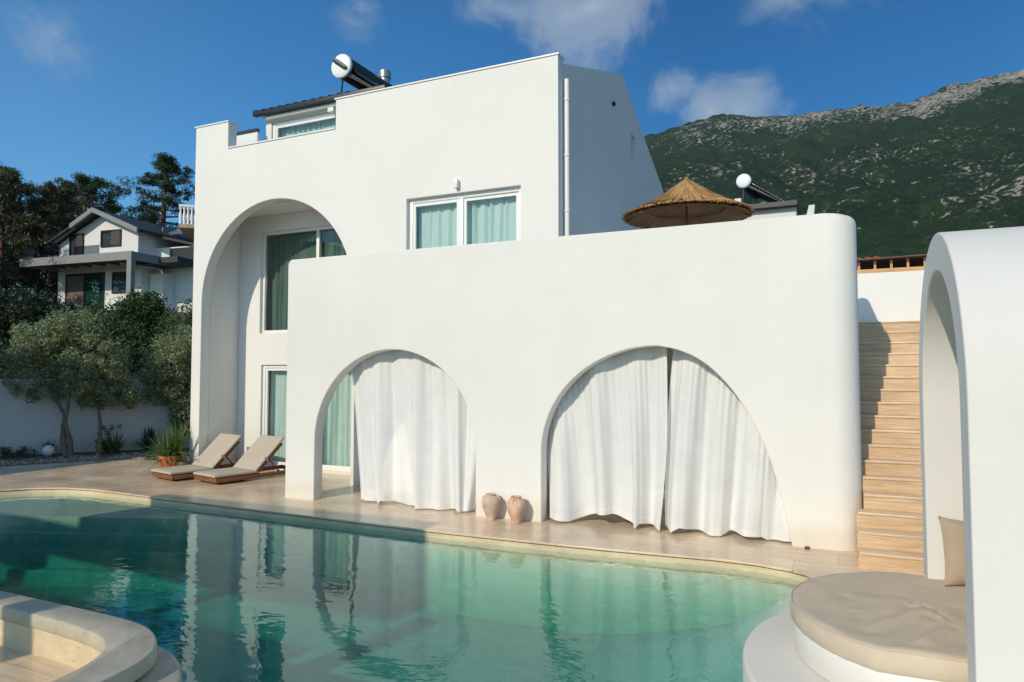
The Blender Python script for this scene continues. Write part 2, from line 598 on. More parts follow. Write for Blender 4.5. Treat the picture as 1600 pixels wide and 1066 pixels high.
def mesh_from(name, mb, m, smooth=True, angle=35, bev=None, fixn=True):
    me = bpy.data.meshes.new(name)
    me.from_pydata(mb.v, [], mb.f)
    me.validate()
    if fixn:
        bm = bmesh.new()
        bm.from_mesh(me)
        bmesh.ops.recalc_face_normals(bm, faces=bm.faces)
        bm.to_mesh(me)
        bm.free()
    if bev:
        bevel_mesh(me, bev)
    mats = m if isinstance(m, (list, tuple)) else [m]
    for mm in mats:
        me.materials.append(mm)
    finish(me, smooth, angle)
    return me


def tag(o, label=None, cat=None, group=None, kind=None):
    if label:
        o['label'] = label
    if cat:
        o['category'] = cat
    if group:
        o['group'] = group
    if kind:
        o['kind'] = kind
    return o


def empty(name, loc, rz=0.0):
    o = bpy.data.objects.new(name, None)
    COL.objects.link(o)
    o.location = loc
    o.rotation_euler = (0, 0, rz)
    o.empty_display_size = 0.2
    return o


def thing(name, label, cat, loc=(0, 0, 0), rz=0.0, group=None):
    return tag(empty(name, loc, rz), label, cat, group)


def part(name, mb, m, parent=None, label=None, world_v=False, smooth=True, angle=35, bev=None, fixn=True):
    """link one mesh; world_v: vertices are in world space and the (unrotated) parents are offset"""
    me = mb if isinstance(mb, bpy.types.Mesh) else mesh_from(name, mb, m, smooth, angle, bev, fixn)
    if isinstance(mb, bpy.types.Mesh) and not me.materials:
        for mm in (m if isinstance(m, (list, tuple)) else [m]):
            me.materials.append(mm)
    o = bpy.data.objects.new(name, me)
    COL.objects.link(o)
    if parent is not None:
        o.parent = parent
        if world_v:
            off = Vector((0, 0, 0))
            p = parent
            while p is not None:
                off += Vector(p.location)
                p = p.parent
            o.location = -off
    if label:
        o['label'] = label
    return o


def structure(name, mb, m, **kw):
    o = part(name, mb, m, **kw)
    o['kind'] = 'structure'
    return o


def copy_tree(o, parent=None):
    c = o.copy()
    COL.objects.link(c)
    c.parent = parent
    for ch in o.children:
        copy_tree(ch, c)
    return c


def plate(name, splines, thick, bev=0.0, axis='xz', mid=0.0, res=2):
    """filled 2D outline with holes, extruded. axis 'xz': stands in the xz plane centred on y=mid; 'xy': lies flat; 'yz': stands in the yz plane at x=mid"""
    cu = bpy.data.curves.new(name, 'CURVE')
    cu.dimensions = '2D'
    cu.fill_mode = 'BOTH'
    cu.extrude = thick / 2 - bev
    cu.bevel_depth = bev
    cu.bevel_resolution = res
    cu.offset = -bev
    for pts in splines:
        sp = cu.splines.new('POLY')
        sp.points.add(len(pts) - 1)
        for p, (x, y) in zip(sp.points, pts):
            p.co = (x, y, 0, 1)
        sp.use_cyclic_u = True
    ob = bpy.data.objects.new(name, cu)
    COL.objects.link(ob)
    dg = bpy.context.evaluated_depsgraph_get()
    dg.update()
    me = bpy.data.meshes.new_from_object(ob.evaluated_get(dg))
    bpy.data.objects.remove(ob)
    bpy.data.curves.remove(cu)
    if axis == 'xz':
        me.transform(Matrix.Translation((0, mid, 0)) @ Matrix.Rotation(PI / 2, 4, 'X'))
        ax = 1
    elif axis == 'yz':
        me.transform(Matrix.Translation((mid, 0, 0)) @ Matrix(((0, 0, 1, 0), (1, 0, 0, 0), (0, 1, 0, 0), (0, 0, 0, 1))))
        ax = 0
    else:
        me.transform(Matrix.Translation((0, 0, mid)))
        ax = 2
    bm = bmesh.new()
    bm.from_mesh(me)
    bmesh.ops.remove_doubles(bm, verts=bm.verts, dist=1e-5)
    bmesh.ops.recalc_face_normals(bm, faces=bm.faces)
    bm.to_mesh(me)
    bm.free()
    me.name = name
    me.materials.clear()
    for p in me.polygons:
        p.use_smooth = abs(p.normal[ax]) < 0.995
    me.set_sharp_from_angle(angle=math.radians(40))
    for p in me.polygons:
        p.use_smooth = abs(p.normal[ax]) < 0.995
    return me


def arc(cx, cz, rx, rz, a0, a1, n):
    return [(cx + rx * math.cos(math.radians(a0 + (a1 - a0) * i / n)), cz + rz * math.sin(math.radians(a0 + (a1 - a0) * i / n))) for i in range(n + 1)]


def smooth_poly(pts, it=2, closed=True):
    for _ in range(it):
        out = []
        n = len(pts)
        for i in range(n if closed else n - 1):
            a, b = pts[i], pts[(i + 1) % n]
            out.append((a[0] * .75 + b[0] * .25, a[1] * .75 + b[1] * .25))
            out.append((a[0] * .25 + b[0] * .75, a[1] * .25 + b[1] * .75))
        if not closed:
            out = [pts[0]] + out + [pts[-1]]
        pts = out
    return pts


# ================================================================== POOL OUTLINE
POOL_FAR = [(-13.9, 7.0), (-13.72, 7.55), (-13.40, 7.98), (-12.87, 8.28), (-12.2, 8.38), (-11.24, 8.35), (-10.5, 8.29), (-9.57, 8.26), (-8.14, 8.21), (-6.86, 8.17),
            (-5.71, 8.13), (-4.67, 8.11), (-3.91, 8.11), (-3.22, 8.12), (-2.57, 8.14), (-2.12, 8.18), (-1.67, 8.21), (-1.25, 8.24), (-0.83, 8.22), (-0.5, 8.13),
            (-0.31, 8.02), (-0.18, 7.8), (-0.10, 7.4), (-0.02, 6.6)]
POOL_NEAR = [(0.02, 5.6), (-0.02, 4.6), (-0.2, 3.4), (-0.5, 2.4), (-0.9, 1.9), (-1.5, 1.75), (-2.8, 1.75), (-3.25, 1.95), (-3.42, 2.4), (-3.50, 2.75), (-3.62, 3.03), (-3.80, 3.22), (-4.10, 3.44),
             (-4.45, 3.54), (-5.2, 3.55), (-8.0, 3.55), (-12.5, 3.55), (-13.2, 3.8), (-13.7, 4.4), (-13.9, 5.4)]
POOL = POOL_FAR + POOL_NEAR
DECK_OUT = [(-19.2, -6), (7, -6), (7, 17), (-12.35, 17), (-12.35, 12.1), (-13.4, 12.15), (-14.76, 11.87), (-15.6, 11.6), (-16.09, 11.26), (-16.6, 10.36), (-17.08, 9.53), (-17.6, 8.4), (-18.3, 6.5), (-19.2, 4.5)]
SEAT_IN = [(-9.5, 3.33), (-5.43, 3.33), (-4.65, 3.26), (-4.44, 3.16), (-4.30, 3.02), (-4.23, 2.86), (-4.19, 2.6), (-4.19, 1.2)]

structure('pool_deck', plate('pool_deck', [DECK_OUT, POOL], 0.026, 0.004, 'xy', -0.013), M_DECK)


def inset(poly, d):
    out = []
    n = len(poly)
    for i in range(n):
        p0, p1, p2 = Vector(poly[i - 1]), Vector(poly[i]), Vector(poly[(i + 1) % n])
        e = ((p1 - p0).normalized() + (p2 - p1).normalized()).normalized()
        nrm = Vector((-e.y, e.x))
        out.append(tuple(p1 + nrm * d))
    return out


area = sum(POOL[i - 1][0] * POOL[i][1] - POOL[i][0] * POOL[i - 1][1] for i in range(len(POOL)))
SGN = 1.0 if area > 0 else -1.0
P_WALL = inset(POOL, -0.018 * SGN)
P_OUT = inset(POOL, -0.16 * SGN)
P_WAT = inset(POOL, -0.06 * SGN)
# coping wall: the cream band under the deck lip
mb = MB()
n = len(P_WALL)
ring = []
for (xi, yi), (xo, yo) in zip(P_WALL, P_OUT):
    ring.append([(xo, yo, -0.04), (xi, yi, -0.04), (xi, yi, -0.9), (xi, yi, -1.25)])
mb.grid(ring, closed=True)
structure('pool_wall', mb, M_COPE, angle=50)


def pool_depth(x, y):
    # straight flight of steps out of the far left shelf
    s = (x + 9.6) * 0.34 - (y - 7.72) * 0.94
    z1 = -0.17
    for k in range(4):
        if s > 0.03 + 0.21 * k:
            z1 = -0.17 - 0.22 * (k + 1)
    # beach entry at the right end, rings round the corner
    r = math.hypot((x + 0.1) * 0.9, (y - 7.5) * 1.05)
    z2 = -0.17 - 1.0 * (1 - math.exp(-max(0.0, r - 0.4) / 1.05))
    z = max(-1.05, z1, z2)
    return z


mb = MB()
xs = np.arange(-14.3, 0.5, 0.06)
ys = np.arange(1.4, 8.7, 0.06)
TA = math.atan2(0.34, 0.94)          # grid laid out along the direction of the steps
ct, st_ = math.cos(TA), math.sin(TA)
P = []
for a in np.arange(-15.5, 5.5, 0.07):
    row = []
    for b in np.arange(-1.5, 14.5, 0.035):
        x, y = ct * a - st_ * b, st_ * a + ct * b
        row.append((x, y, pool_depth(x, y)))
    P.append(row)
mb.grid(P)
# keep only what lies under the pool
keep = []
for f in mb.f:
    x = mb.v[f[0]][0]
    y = mb.v[f[0]][1]
    if -14.4 < x < 0.6 and 1.3 < y < 8.8:
        keep.append(f)
mb.f = keep
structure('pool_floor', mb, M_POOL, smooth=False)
mb = MB()
mb.prism(P_WAT, -1.6, -0.10)
structure('pool_water', mb, M_WATER, smooth=False)

# ground and surroundings -----------------------------------------------------
def sstep(a, b, x):
    t = min(1, max(0, (x - a) / (b - a)))
    return t * t * (3 - 2 * t)


def ground_h(x, y):
    # distance behind the garden wall line (through (-19.2,10.7) heading (0.61,0.79))
    d = (x + 19.3) * -0.79 + (y - 10.7) * 0.61
    h = -2.2 + 2.1 * sstep(-3.0, -1.2, d) if d < 0 else -0.1
    side = sstep(6, -12, x - (y - 14) * 0.1)
    if d > 0:
        h = -0.1 + (min(d, 24) * 0.235 + max(0, d - 24) * 0.13 * sstep(120, 20, d)) * sstep(-9, -13, x + (y - 16) * 0.15)
    if x > -12.4 or y < 4:
        h = min(h, -2.2 if y < 17 else -0.3)
    return h + (noise.noise((x * 0.15, y * 0.15, 0)) * 0.25 if d > 4 else 0)


mb = MB()
gx = np.concatenate([np.linspace(-3500, -130, 14), np.linspace(-120, 60, 121), np.linspace(70, 3500, 14)])
gy = np.concatenate([np.linspace(-3500, -50, 12), np.linspace(-40, 140, 121), np.linspace(150, 4000, 14)])
mb.grid([[(x, y, ground_h(x, y)) for y in gy] for x in gx])


def ground_mat():
    m, nd, lk, out = new_mat('dry_ground')
    v = coords(nd, lk)
    a = noise_tex(nd, lk, v, 0.35, 8.0, 0.6)
    b = noise_tex(nd, lk, v, 4.0, 6.0, 0.7)
    c = ramp(nd, lk, a, [(0.35, (0.045, 0.06, 0.025)), (0.5, (0.10, 0.10, 0.05)), (0.65, (0.20, 0.17, 0.11))])
    c = mixc(nd, lk, 1.0, c, ramp(nd, lk, b, [(0.3, 0.6), (0.7, 1.2)]), 'MULTIPLY')
    p = nd.new('ShaderNodeBsdfPrincipled')
    p.inputs['Roughness'].default_value = 0.95
    lk.new(c, p.inputs['Base Color'])
    lk.new(bump(nd, lk, b, 0.8, 0.1), p.inputs['Normal'])
    lk.new(p.outputs[0], out.inputs[0])
    return m


structure('ground', mb, ground_mat(), angle=80)

# ================================================================== MOUNTAIN
RIDGE = [(-38, 0.10), (-32, 0.17), (-26, 0.245), (-20, 0.30), (-16.5, 0.325), (-13.71, 0.3386), (-11.66, 0.3471), (-9.65, 0.3577), (-8.4, 0.3605), (-7.18, 0.3596), (-4.79, 0.3527), (-2.47, 0.349), (-0.21, 0.3482),
         (1.54, 0.3492), (3.65, 0.3443), (5.28, 0.3429), (6.48, 0.3468), (7.65, 0.3529), (9.16, 0.3555), (10.62, 0.3563), (12.03, 0.3553), (16, 0.365), (24, 0.35), (34, 0.28), (50, 0.18)]
RR = 1500.0


def ridge_t(a):
    return float(np.interp(a, [p[0] for p in RIDGE], [p[1] for p in RIDGE]))


mb = MB()
azs = np.concatenate([np.linspace(-38, -16, 45), np.linspace(-15.9, 14.5, 420), np.linspace(14.8, 50, 60)])
rs = np.concatenate([np.linspace(130, 520, 60), np.linspace(530, 1480, 170), np.linspace(1500, 2000, 12)])
P = []
for a in azs:
    row = []
    t = ridge_t(a)
    ca, sa = math.cos(math.radians(a)), math.sin(math.radians(a))
    for r in rs:
        s = (r - 130) / (RR - 130)
        x, y = r * sa, r * ca
        if s <= 1:
            g = 0.30 * s + 0.70 * s ** 1.55
        else:
            g = 1 - (s - 1) * 0.8
        z = -0.5 + t * RR * g
        w = math.sin(min(1, s) * PI) ** 0.7
        q = Vector((x, y, 0)) / 260.0
        q2 = Vector((x, y, 7)) / 70.0
        q3 = Vector((x, y, 3)) / 22.0
        big = abs(noise.noise(q)) * 2 - 0.5
        z += w * (-42 * big + 17 * (abs(noise.noise(q2)) * 2 - 0.5)) + (4.2 + 3.5 * min(1, s * s)) * noise.noise(q3) * min(1, s * 3) + 2.0 * noise.noise(q3 * 2.7) * min(1, s * 3)
        row.append((x, y, z))
    P.append(row)
mb.grid(P)


def mountain_mat():
    m, nd, lk, out = new_mat('mountain_scrub')
    v = coords(nd, lk)
    vs = coords(nd, lk, (1, 1, 0.55))
    big = noise_tex(nd, lk, v, 0.0045, 5.0, 0.55, 0.4)
    mid = noise_tex(nd, lk, vs, 0.022, 8.0, 0.68, 1.0)
    fin = noise_tex(nd, lk, v, 0.16, 5.0, 0.75)
    trees = nd.new('ShaderNodeTexVoronoi')
    trees.inputs['Scale'].default_value = 0.14
    lk.new(v, trees.inputs['Vector'])
    sep = nd.new('ShaderNodeSeparateXYZ')
    lk.new(v, sep.inputs[0])
    # bare rock: along the crest and in a lower belt
    crest = nd.new('ShaderNodeMapRange')
    crest.inputs['From Min'].default_value = 385
    crest.inputs['From Max'].default_value = 500
    crest.inputs['To Min'].default_value = -0.02
    crest.inputs['To Max'].default_value = 0.235
    lk.new(sep.outputs['Z'], crest.inputs['Value'])
    east = nd.new('ShaderNodeMapRange')
    east.inputs['From Min'].default_value = -380
    east.inputs['From Max'].default_value = -20
    east.inputs['To Min'].default_value = 0.0
    east.inputs['To Max'].default_value = 1.0
    lk.new(sep.outputs['X'], east.inputs['Value'])
    cr = math_node(nd, lk, 'MULTIPLY', crest.outputs[0], east.outputs[0])
    belt = ramp(nd, lk, math_node(nd, lk, 'MULTIPLY', sep.outputs['Z'], 1 / 520.0), [(0.10, 0.0), (0.18, 0.09), (0.36, 0.085), (0.52, 0.0)])
    sel = math_node(nd, lk, 'ADD', math_node(nd, lk, 'MULTIPLY', math_node(nd, lk, 'ADD', mid, 0.35), 0.6), math_node(nd, lk, 'MULTIPLY', math_node(nd, lk, 'SUBTRACT', big, 0.5), 0.65))
    sel = math_node(nd, lk, 'ADD', sel, cr)
    sel = math_node(nd, lk, 'ADD', sel, belt)
    sel = math_node(nd, lk, 'ADD', sel, math_node(nd, lk, 'MULTIPLY', math_node(nd, lk, 'SUBTRACT', fin, 0.5), 1.15))
    rock = ramp(nd, lk, sel, [(0.655, 0.0), (0.71, 1.0)])
    g = ramp(nd, lk, math_node(nd, lk, 'ADD', trees.outputs['Distance'], math_node(nd, lk, 'MULTIPLY', fin, 3.0)), [(0.10, (0.075, 0.145, 0.062)), (0.5, (0.048, 0.100, 0.045)), (0.95, (0.022, 0.052, 0.030))])
    gg = mixc(nd, lk, ramp(nd, lk, mid, [(0.4, 0.0), (0.62, 1.0)]), g, (0.055, 0.085, 0.03))
    gg = mixc(nd, lk, ramp(nd, lk, fin, [(0.40, 0.0), (0.55, 1.0)]), (0.020, 0.048, 0.026), gg)
    rc = ramp(nd, lk, fin, [(0.3, (0.26, 0.235, 0.20)), (0.7, (0.60, 0.555, 0.49))])
    c = mixc(nd, lk, rock, gg, rc)
    p = nd.new('ShaderNodeBsdfPrincipled')
    p.inputs['Roughness'].default_value = 0.95
    p.inputs['Specular IOR Level'].default_value = 0.1
    lk.new(c, p.inputs['Base Color'])
    b1 = bump(nd, lk, mid, 0.9, 22.0)
    b2 = bump(nd, lk, fin, 1.0, 6.0, b1)
    lk.new(b2, p.inputs['Normal'])
    lk.new(p.outputs[0], out.inputs[0])
    return m


structure('mountain', mb, mountain_mat(), angle=180)

# ================================================================== VILLA
Y1, Y2, YB = 9.20, 10.70, 11.75     # terrace front, main front, back of patio / niche
villa = thing('white_villa', 'large white villa with tall arched niche and two curtained arches beside the pool', 'villa', (-4.0, 11.0, 0))

# terrace front wall with two arches
a1 = [(-7.86, -0.01)] + arc(-6.35, 0.96, 1.51, 1.51, 180, 0, 40) + [(-4.84, -0.01)]
a2r = [(-2.14, 2.46), (-1.85, 2.41), (-1.52, 2.25), (-1.21, 1.94), (-1.02, 1.65), (-0.83, 1.29), (-0.72, 0.98), (-0.62, 0.60), (-0.50, -0.01)]
a2 = [(-3.79, -0.01)] + arc(-2.14, 0.96, 1.65, 1.50, 180, 90, 20) + smooth_poly(a2r, 2, False)[1:]
terr_out = [(-8.48, -0.02)] + [(-8.48, 3.93)] + arc(-8.38, 3.94, 0.10, 0.10, 180, 90, 6)[1:] + [(-0.05, 4.04), (-0.05, -0.02)] + a2[::-1] + a1[::-1]
part('terrace_wall', plate('terrace_wall', [terr_out], 0.22, 0.016, 'xz', Y1 + 0.11), M_WALL, villa, world_v=True)

# rounded corner and side wall of the terrace, swept
mb = MB()
prof_path = []
RC = 0.31
for i in range(4):
    prof_path.append(((-0.085 + 0.018 * i, Y1 - 0.0015), (0, -1), 0.016 + 0.008 * i))
for i in range(17):
    an = -90 + 90 * i / 16
    ca, sa = math.cos(math.radians(an)), math.sin(math.radians(an))
    prof_path.append(((-0.03 + RC * ca, Y1 + RC + RC * sa), (ca, sa), 0.04 + 0.09 * min(1, i / 8)))
for y in (9.7, 10.2, 11.0, 11.40):
    prof_path.append(((-0.03 + RC, y), (1, 0), 0.12))
TH = 0.22
rows = []
for (px, py), (nx, ny), r in prof_path:
    row = []
    row.append((px, py, -0.02))
    row.append((px, py, 2.0))
    for k in range(7):
        t = PI / 2 * k / 6
        d = r - r * math.cos(t)
        row.append((px - nx * d, py - ny * d, 4.04 - r + r * math.sin(t)))
    ri = min(r, TH - r - 0.01)
    for k in range(5):
        t = PI / 2 * (1 - k / 4)
        d = TH - ri + ri * math.cos(t)
        row.append((px - nx * d, py - ny * d, 4.04 - ri + ri * math.sin(t)))
    row.append((px - nx * TH, py - ny * TH, -0.02))
    rows.append(row)
mb.grid(rows)
mb.f.append(tuple(len(mb.v) - len(rows[0]) + k for k in range(len(rows[0]))))
part('corner_pier', mb, M_WALL, villa, world_v=True, angle=50)
mb = MB()
mb.box(0.06, 0.28, 11.4, 12.7, -0.02, 2.95)
part('side_wall', mb, M_WALL, villa, world_v=True, bev=0.02)
mb = MB()
mb.box(-8.47, -8.25, 9.43, 10.69, 2.62, 4.03)
part('balcony_return', mb, M_WALL, villa, world_v=True, bev=0.02)

# main front wall
ni = [(-8.28, -0.01), (-8.28, 3.6)] + arc(-10.26, 3.6, 1.98, 2.03, 0, 180, 48) + [(-12.24, -0.01)]
main_out = [(-12.51, -0.02), (-12.51, 7.42), (-11.56, 7.42), (-11.56, 6.84), (-8.72, 6.84), (-8.72, 7.42), (-4.09, 7.42), (-4.09, -0.02)] + ni
win_hole = [(-7.07, 3.0), (-4.78, 3.0), (-4.78, 5.29), (-7.07, 5.29)]
part('main_wall', plate('main_wall', [main_out, win_hole], 0.24, 0.012, 'xz', Y2 + 0.12), M_WALL, villa, world_v=True)
# metal drip cap on the parapet
mb = MB()
for x0, x1, z in ((-12.53, -11.54, 7.42), (-11.555, -8.725, 6.84), (-8.74, -4.07, 7.42)):
    mb.box(x0, x1, Y2 - 0.02, Y2 + 0.26, z + 0.002, z + 0.028)
part('parapet_cap', mb, M_PVC, villa, world_v=True)

# gable wall (right side)
gable = [(10.945, -0.02), (18.6, -0.02), (18.6, 6.98), (18.34, 7.09), (14.61, 8.63), (10.945, 7.36)]
gw = plate('gable_wall', [gable, [(15.3, 7.02), (15.75, 7.02), (15.75, 7.55), (15.3, 7.55)]], 0.24, 0.0, 'yz', -4.21)
part('gable_wall', gw, M_WALL, villa, world_v=True)
mb = MB()
mb.box(-4.5, -4.34, 15.2, 15.85, 6.9, 7.7)
part('niche_back', mb, M_WALL, villa, world_v=True)
# left side, rear and inner walls, floors
mb = MB()
mb.box(-12.51, -12.25, 10.95, 18.6, -0.02, 6.84)
part('left_wall', mb, M_WALL, villa, world_v=True)
mb = MB()
mb.box(-12.24, -4.34, 18.36, 18.6, -0.02, 6.9)
part('rear_wall', mb, M_WALL, villa, world_v=True)
mb = MB()
mb.box(-12.24, -8.24, 10.96, 12.05, 5.62, 5.86)     # niche ceiling
mb.box(-8.24, -8.0, 10.96, 11.74, 4.0, 5.85)        # niche right cheek
part('niche_ceiling', mb, M_WALL, villa, world_v=True)

# back wall of niche and patio with openings
bo = [(-12.245, -0.02), (-12.245, 5.615), (-8.25, 5.615), (-8.25, 2.9), (0.05, 2.9), (0.05, -0.02)]
holes = [[(-11.63, 2.98), (-9.0, 2.98), (-9.0, 5.26), (-11.63, 5.26)],
         [(-11.56, 0.06), (-8.55, 0.06), (-8.55, 2.28), (-11.56, 2.28)],
         [(-7.6, 0.06), (-4.9, 0.06), (-4.9, 2.28), (-7.6, 2.28)],
         [(-3.7, 0.06), (-0.5, 0.06), (-0.5, 2.28), (-3.7, 2.28)]]
part('inner_wall', plate('inner_wall', [bo] + holes, 0.20, 0.0, 'xz', YB + 0.10), M_WALL, villa, world_v=True)
mb = MB()
mb.box(-8.24, -4.10, 10.96, 18.3, 2.72, 2.92)
mb.box(-4.33, 0.05, 10.2, 12.69, 2.72, 2.92)
mb.box(-8.24, -4.34, 9.43, 10.69, 2.70, 2.915)
mb.box(-4.33, 0.05, 9.43, 10.19, 2.70, 2.915)
mb.box(-4.08, 0.05, 12.72, 15.5, 0.0, 2.90)
part('terrace_slab', mb, M_WALL, villa, world_v=True)
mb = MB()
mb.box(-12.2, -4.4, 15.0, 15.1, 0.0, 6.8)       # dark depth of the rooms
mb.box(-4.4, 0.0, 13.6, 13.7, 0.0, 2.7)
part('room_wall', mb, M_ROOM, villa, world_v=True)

# attic storey: roof and windowed front
mb = MB()
mb.box(-11.62, -11.46, 11.84, 14.0, 6.5, 7.88)
mb.box(-11.455, -8.0, 11.84, 11.96, 7.765, 7.90)
mb.box(-11.62, -8.0, 11.74, 11.838, 7.80, 7.88)
mb.box(-12.2, -4.4, 12.1, 14.6, 6.3, 6.5)
part('attic_wall', mb, M_WALL, villa, world_v=True, smooth=False)
mb = MB()
mb.box(-11.5, -8.0, 11.70, 11.735, 7.80, 7.86)
part('shutter_rail', mb, M_PVC, villa, world_v=True)
mb = MB()
rz = lambda y: 7.97 + (y - 11.7) * 0.27
for k in range(34):
    x0 = -11.70 + k * 0.235
    if x0 > -9.2:
        break
    P = []
    for j in range(12):
        ya = 11.7 + 2.9 * j / 11
        lift = 0.018 * (j % 2)
        P.append([(x0 + 0.235 * q / 6, ya, rz(ya) + 0.05 + lift + 0.035 * math.sin(PI * q / 6)) for q in range(7)])
    mb.grid(P)
mb.prism_axis([(11.7, rz(11.7) - 0.02), (14.6, rz(14.6) - 0.02), (14.6, rz(14.6) + 0.04), (11.7, rz(11.7) + 0.04)], -11.72, -8.9, 'x')
mb.prism_axis([(14.6, rz(14.6) - 0.02), (18.4, 7.05), (18.4, 7.11), (14.6, rz(14.6) + 0.04)], -11.72, -8.9, 'x')
mb.prism_axis([(10.97, 7.15), (14.6, 8.42), (18.3, 6.95), (18.3, 6.85), (14.6, 8.3), (10.97, 7.05)], -8.89, -4.34, 'x')
rf = part('roof', mb, M_DARKTILE, villa, world_v=True)
mb = MB()
mb.box(-12.3, -11.63, 11.59, 11.65, 6.4, 7.498)
part('screen_panel', mb, M_PVC, villa, world_v=True)
mb = MB()
mb.box(-11.78, -8.2, 11.58, 11.70, 7.87, 7.98)
mb.prism_axis([(11.60, 7.90), (14.6, 8.72), (14.6, 8.84), (11.60, 8.02)], -11.80, -11.73, 'x')
part('gutter', mb, M_BLACK, rf, world_v=True, bev=0.015)
mb = MB()
mb.box(-9.75, -9.60, 11.69, 11.785, 7.68, 7.78)
part('camera_housing', mb, M_PVC, villa, world_v=True, bev=0.01)
# glass balustrade at the left of the attic terrace
mb = MB()
mb.box(-12.24, -12.21, 11.0, 11.5, 6.45, 6.80)
bl = part('glass_panel', mb, M_GLASS, villa, world_v=True)
mb = MB()
mb.box(-12.3, -11.63, 11.58, 11.66, 7.50, 7.58)
part('handrail', mb, M_BLACK, bl, world_v=True)
# roof vent, downpipe, exterior lights
mb = MB()
mb.tube([(-4.02, 10.93, 7.07), (-4.02, 10.93, 0.0)], 0.045, 14)
dp = part('downpipe', mb, M_PINKPVC, villa, world_v=True)
for z in (4.8, 5.75, 6.7):
    mb = MB()
    mb.tube([(-4.02, 10.93, z), (-4.02, 10.93, z + 0.035)], 0.056, 14)
    mb.box(-4.085, -4.03, 10.92, 10.94, z + 0.005, z + 0.03)
    part('pipe_bracket', mb, M_PINKPVC, dp, world_v=True)
mb = MB()
mb.box(-6.03, -5.96, 10.60, 10.69, 5.36, 5.52)
part('wall_light', mb, M_PVC, villa, world_v=True, bev=0.01)
mb = MB()
mb.tube([(-4.085, 13.86, 7.70), (-4.03, 13.86, 7.70)], 0.045, 14)
part('vent', mb, M_BLACK, villa, world_v=True)
mb = MB()
mb.box(-0.36, -0.31, 9.12, 9.19, 0.0, 0.02)
tag(part('floor_bracket', mb, simple('rusty_iron', (0.10, 0.045, 0.03), 0.8)), 'small dark metal stub on the deck right of the second arch', 'bracket')


def window(parent, x0, x1, z0, z1, y, mull, fr=0.075, dep=0.07, sash=True, pane=None, name='window', bot=None, mm=None):
    """frame stands from y to y+dep; panes behind the front"""
    mm = mm or M_PVC
    mb = MB()
    b = fr if bot is None else bot
    mb.box(x0, x0 + fr, y, y + dep, z0, z1)
    mb.box(x1 - fr, x1, y, y + dep, z0, z1)
    mb.box(x0 + fr, x1 - fr, y + 0.001, y + dep, z1 - fr, z1)
    mb.box(x0 + fr, x1 - fr, y + 0.001, y + dep, z0, z0 + b)
    w = part(name, mb, mm, parent, world_v=True, bev=0.006)
    edges = [x0 + fr] + list(mull) + [x1 - fr]
    for m_ in mull:
        mb = MB()
        mb.box(m_ - fr * 0.55, m_ + fr * 0.55, y + 0.004, y + dep - 0.002, z0 + b + 0.001, z1 - fr - 0.001)
        part('mullion', mb, mm, w, world_v=True, bev=0.005)
    for i in range(len(edges) - 1):
        xa = edges[i] + (fr * 0.56 if i else 0.001)
        xb = edges[i + 1] - (fr * 0.56 if i < len(edges) - 2 else 0.001)
        if sash:
            mb = MB()
            sfr = 0.055
            yy = y + 0.018 + 0.012 * (i % 2)
            za, zb = z0 + b + 0.002, z1 - fr - 0.002
            mb.box(xa, xa + sfr, yy, yy + 0.04, za, zb)
            mb.box(xb - sfr, xb, yy, yy + 0.04, za, zb)
            mb.box(xa + sfr, xb - sfr, yy + 0.001, yy + 0.04, zb - sfr, zb)
            mb.box(xa + sfr, xb - sfr, yy + 0.001, yy + 0.04, za, za + sfr)
            part('sash', mb, mm, w, world_v=True)
        mb = MB()
        mb.box(xa + 0.03, xb - 0.03, y + 0.034 + 0.012 * (i % 2), y + 0.040 + 0.012 * (i % 2), z0 + b + 0.03, z1 - fr - 0.03)
        part('pane', mb, pane or M_GLASS, w, world_v=True, smooth=False)
    return w


window(villa, -7.07, -4.78, 3.0, 5.29, Y2 + 0.09, [-5.98])
window(villa, -11.63, -9.0, 2.98, 5.26, YB + 0.07, [-10.08], sash=False, fr=0.07)
window(villa, -11.56, -8.55, 0.0, 2.28, YB + 0.05, [-10.05], fr=0.07, name='sliding_door', bot=0.10)
window(villa, -7.6, -4.9, 0.0, 2.28, YB + 0.05, [-6.25], fr=0.07, name='sliding_door', bot=0.10)
window(villa, -3.7, -0.5, 0.0, 2.28, YB + 0.05, [-2.1], fr=0.07, name='sliding_door', bot=0.10)
window(villa, -11.455, -8.0, 6.5, 7.76, 11.88, [-9.48], fr=0.07, name='attic_window')


# interior curtains -----------------------------------------------------------
def drape(x0, x1, z0, z1, y, period=0.14, amp=0.035, seed=0):
    r = random.Random(seed)
    ph, ph2 = r.random() * 6, r.random() * 6
    nx = int((x1 - x0) / 0.018)
    P = []
    for i in range(nx + 1):
        x = x0 + (x1 - x0) * i / nx
        row = []
        for j in range(9):
            t = j / 8
            yy = y + amp * math.sin(2 * PI * x / period + ph + 1.7 * math.sin(x * 2.3 + ph2) + t * 0.4) * (0.6 + 0.4 * math.sin(x * 3.1 + ph)) + 0.012 * math.sin(x * 60 + t * 3)
            row.append((x + 0.01 * math.sin(t * 4 + x * 9), yy, z1 + (z0 - z1) * t))
        P.append(row)
    return MB().grid(P)


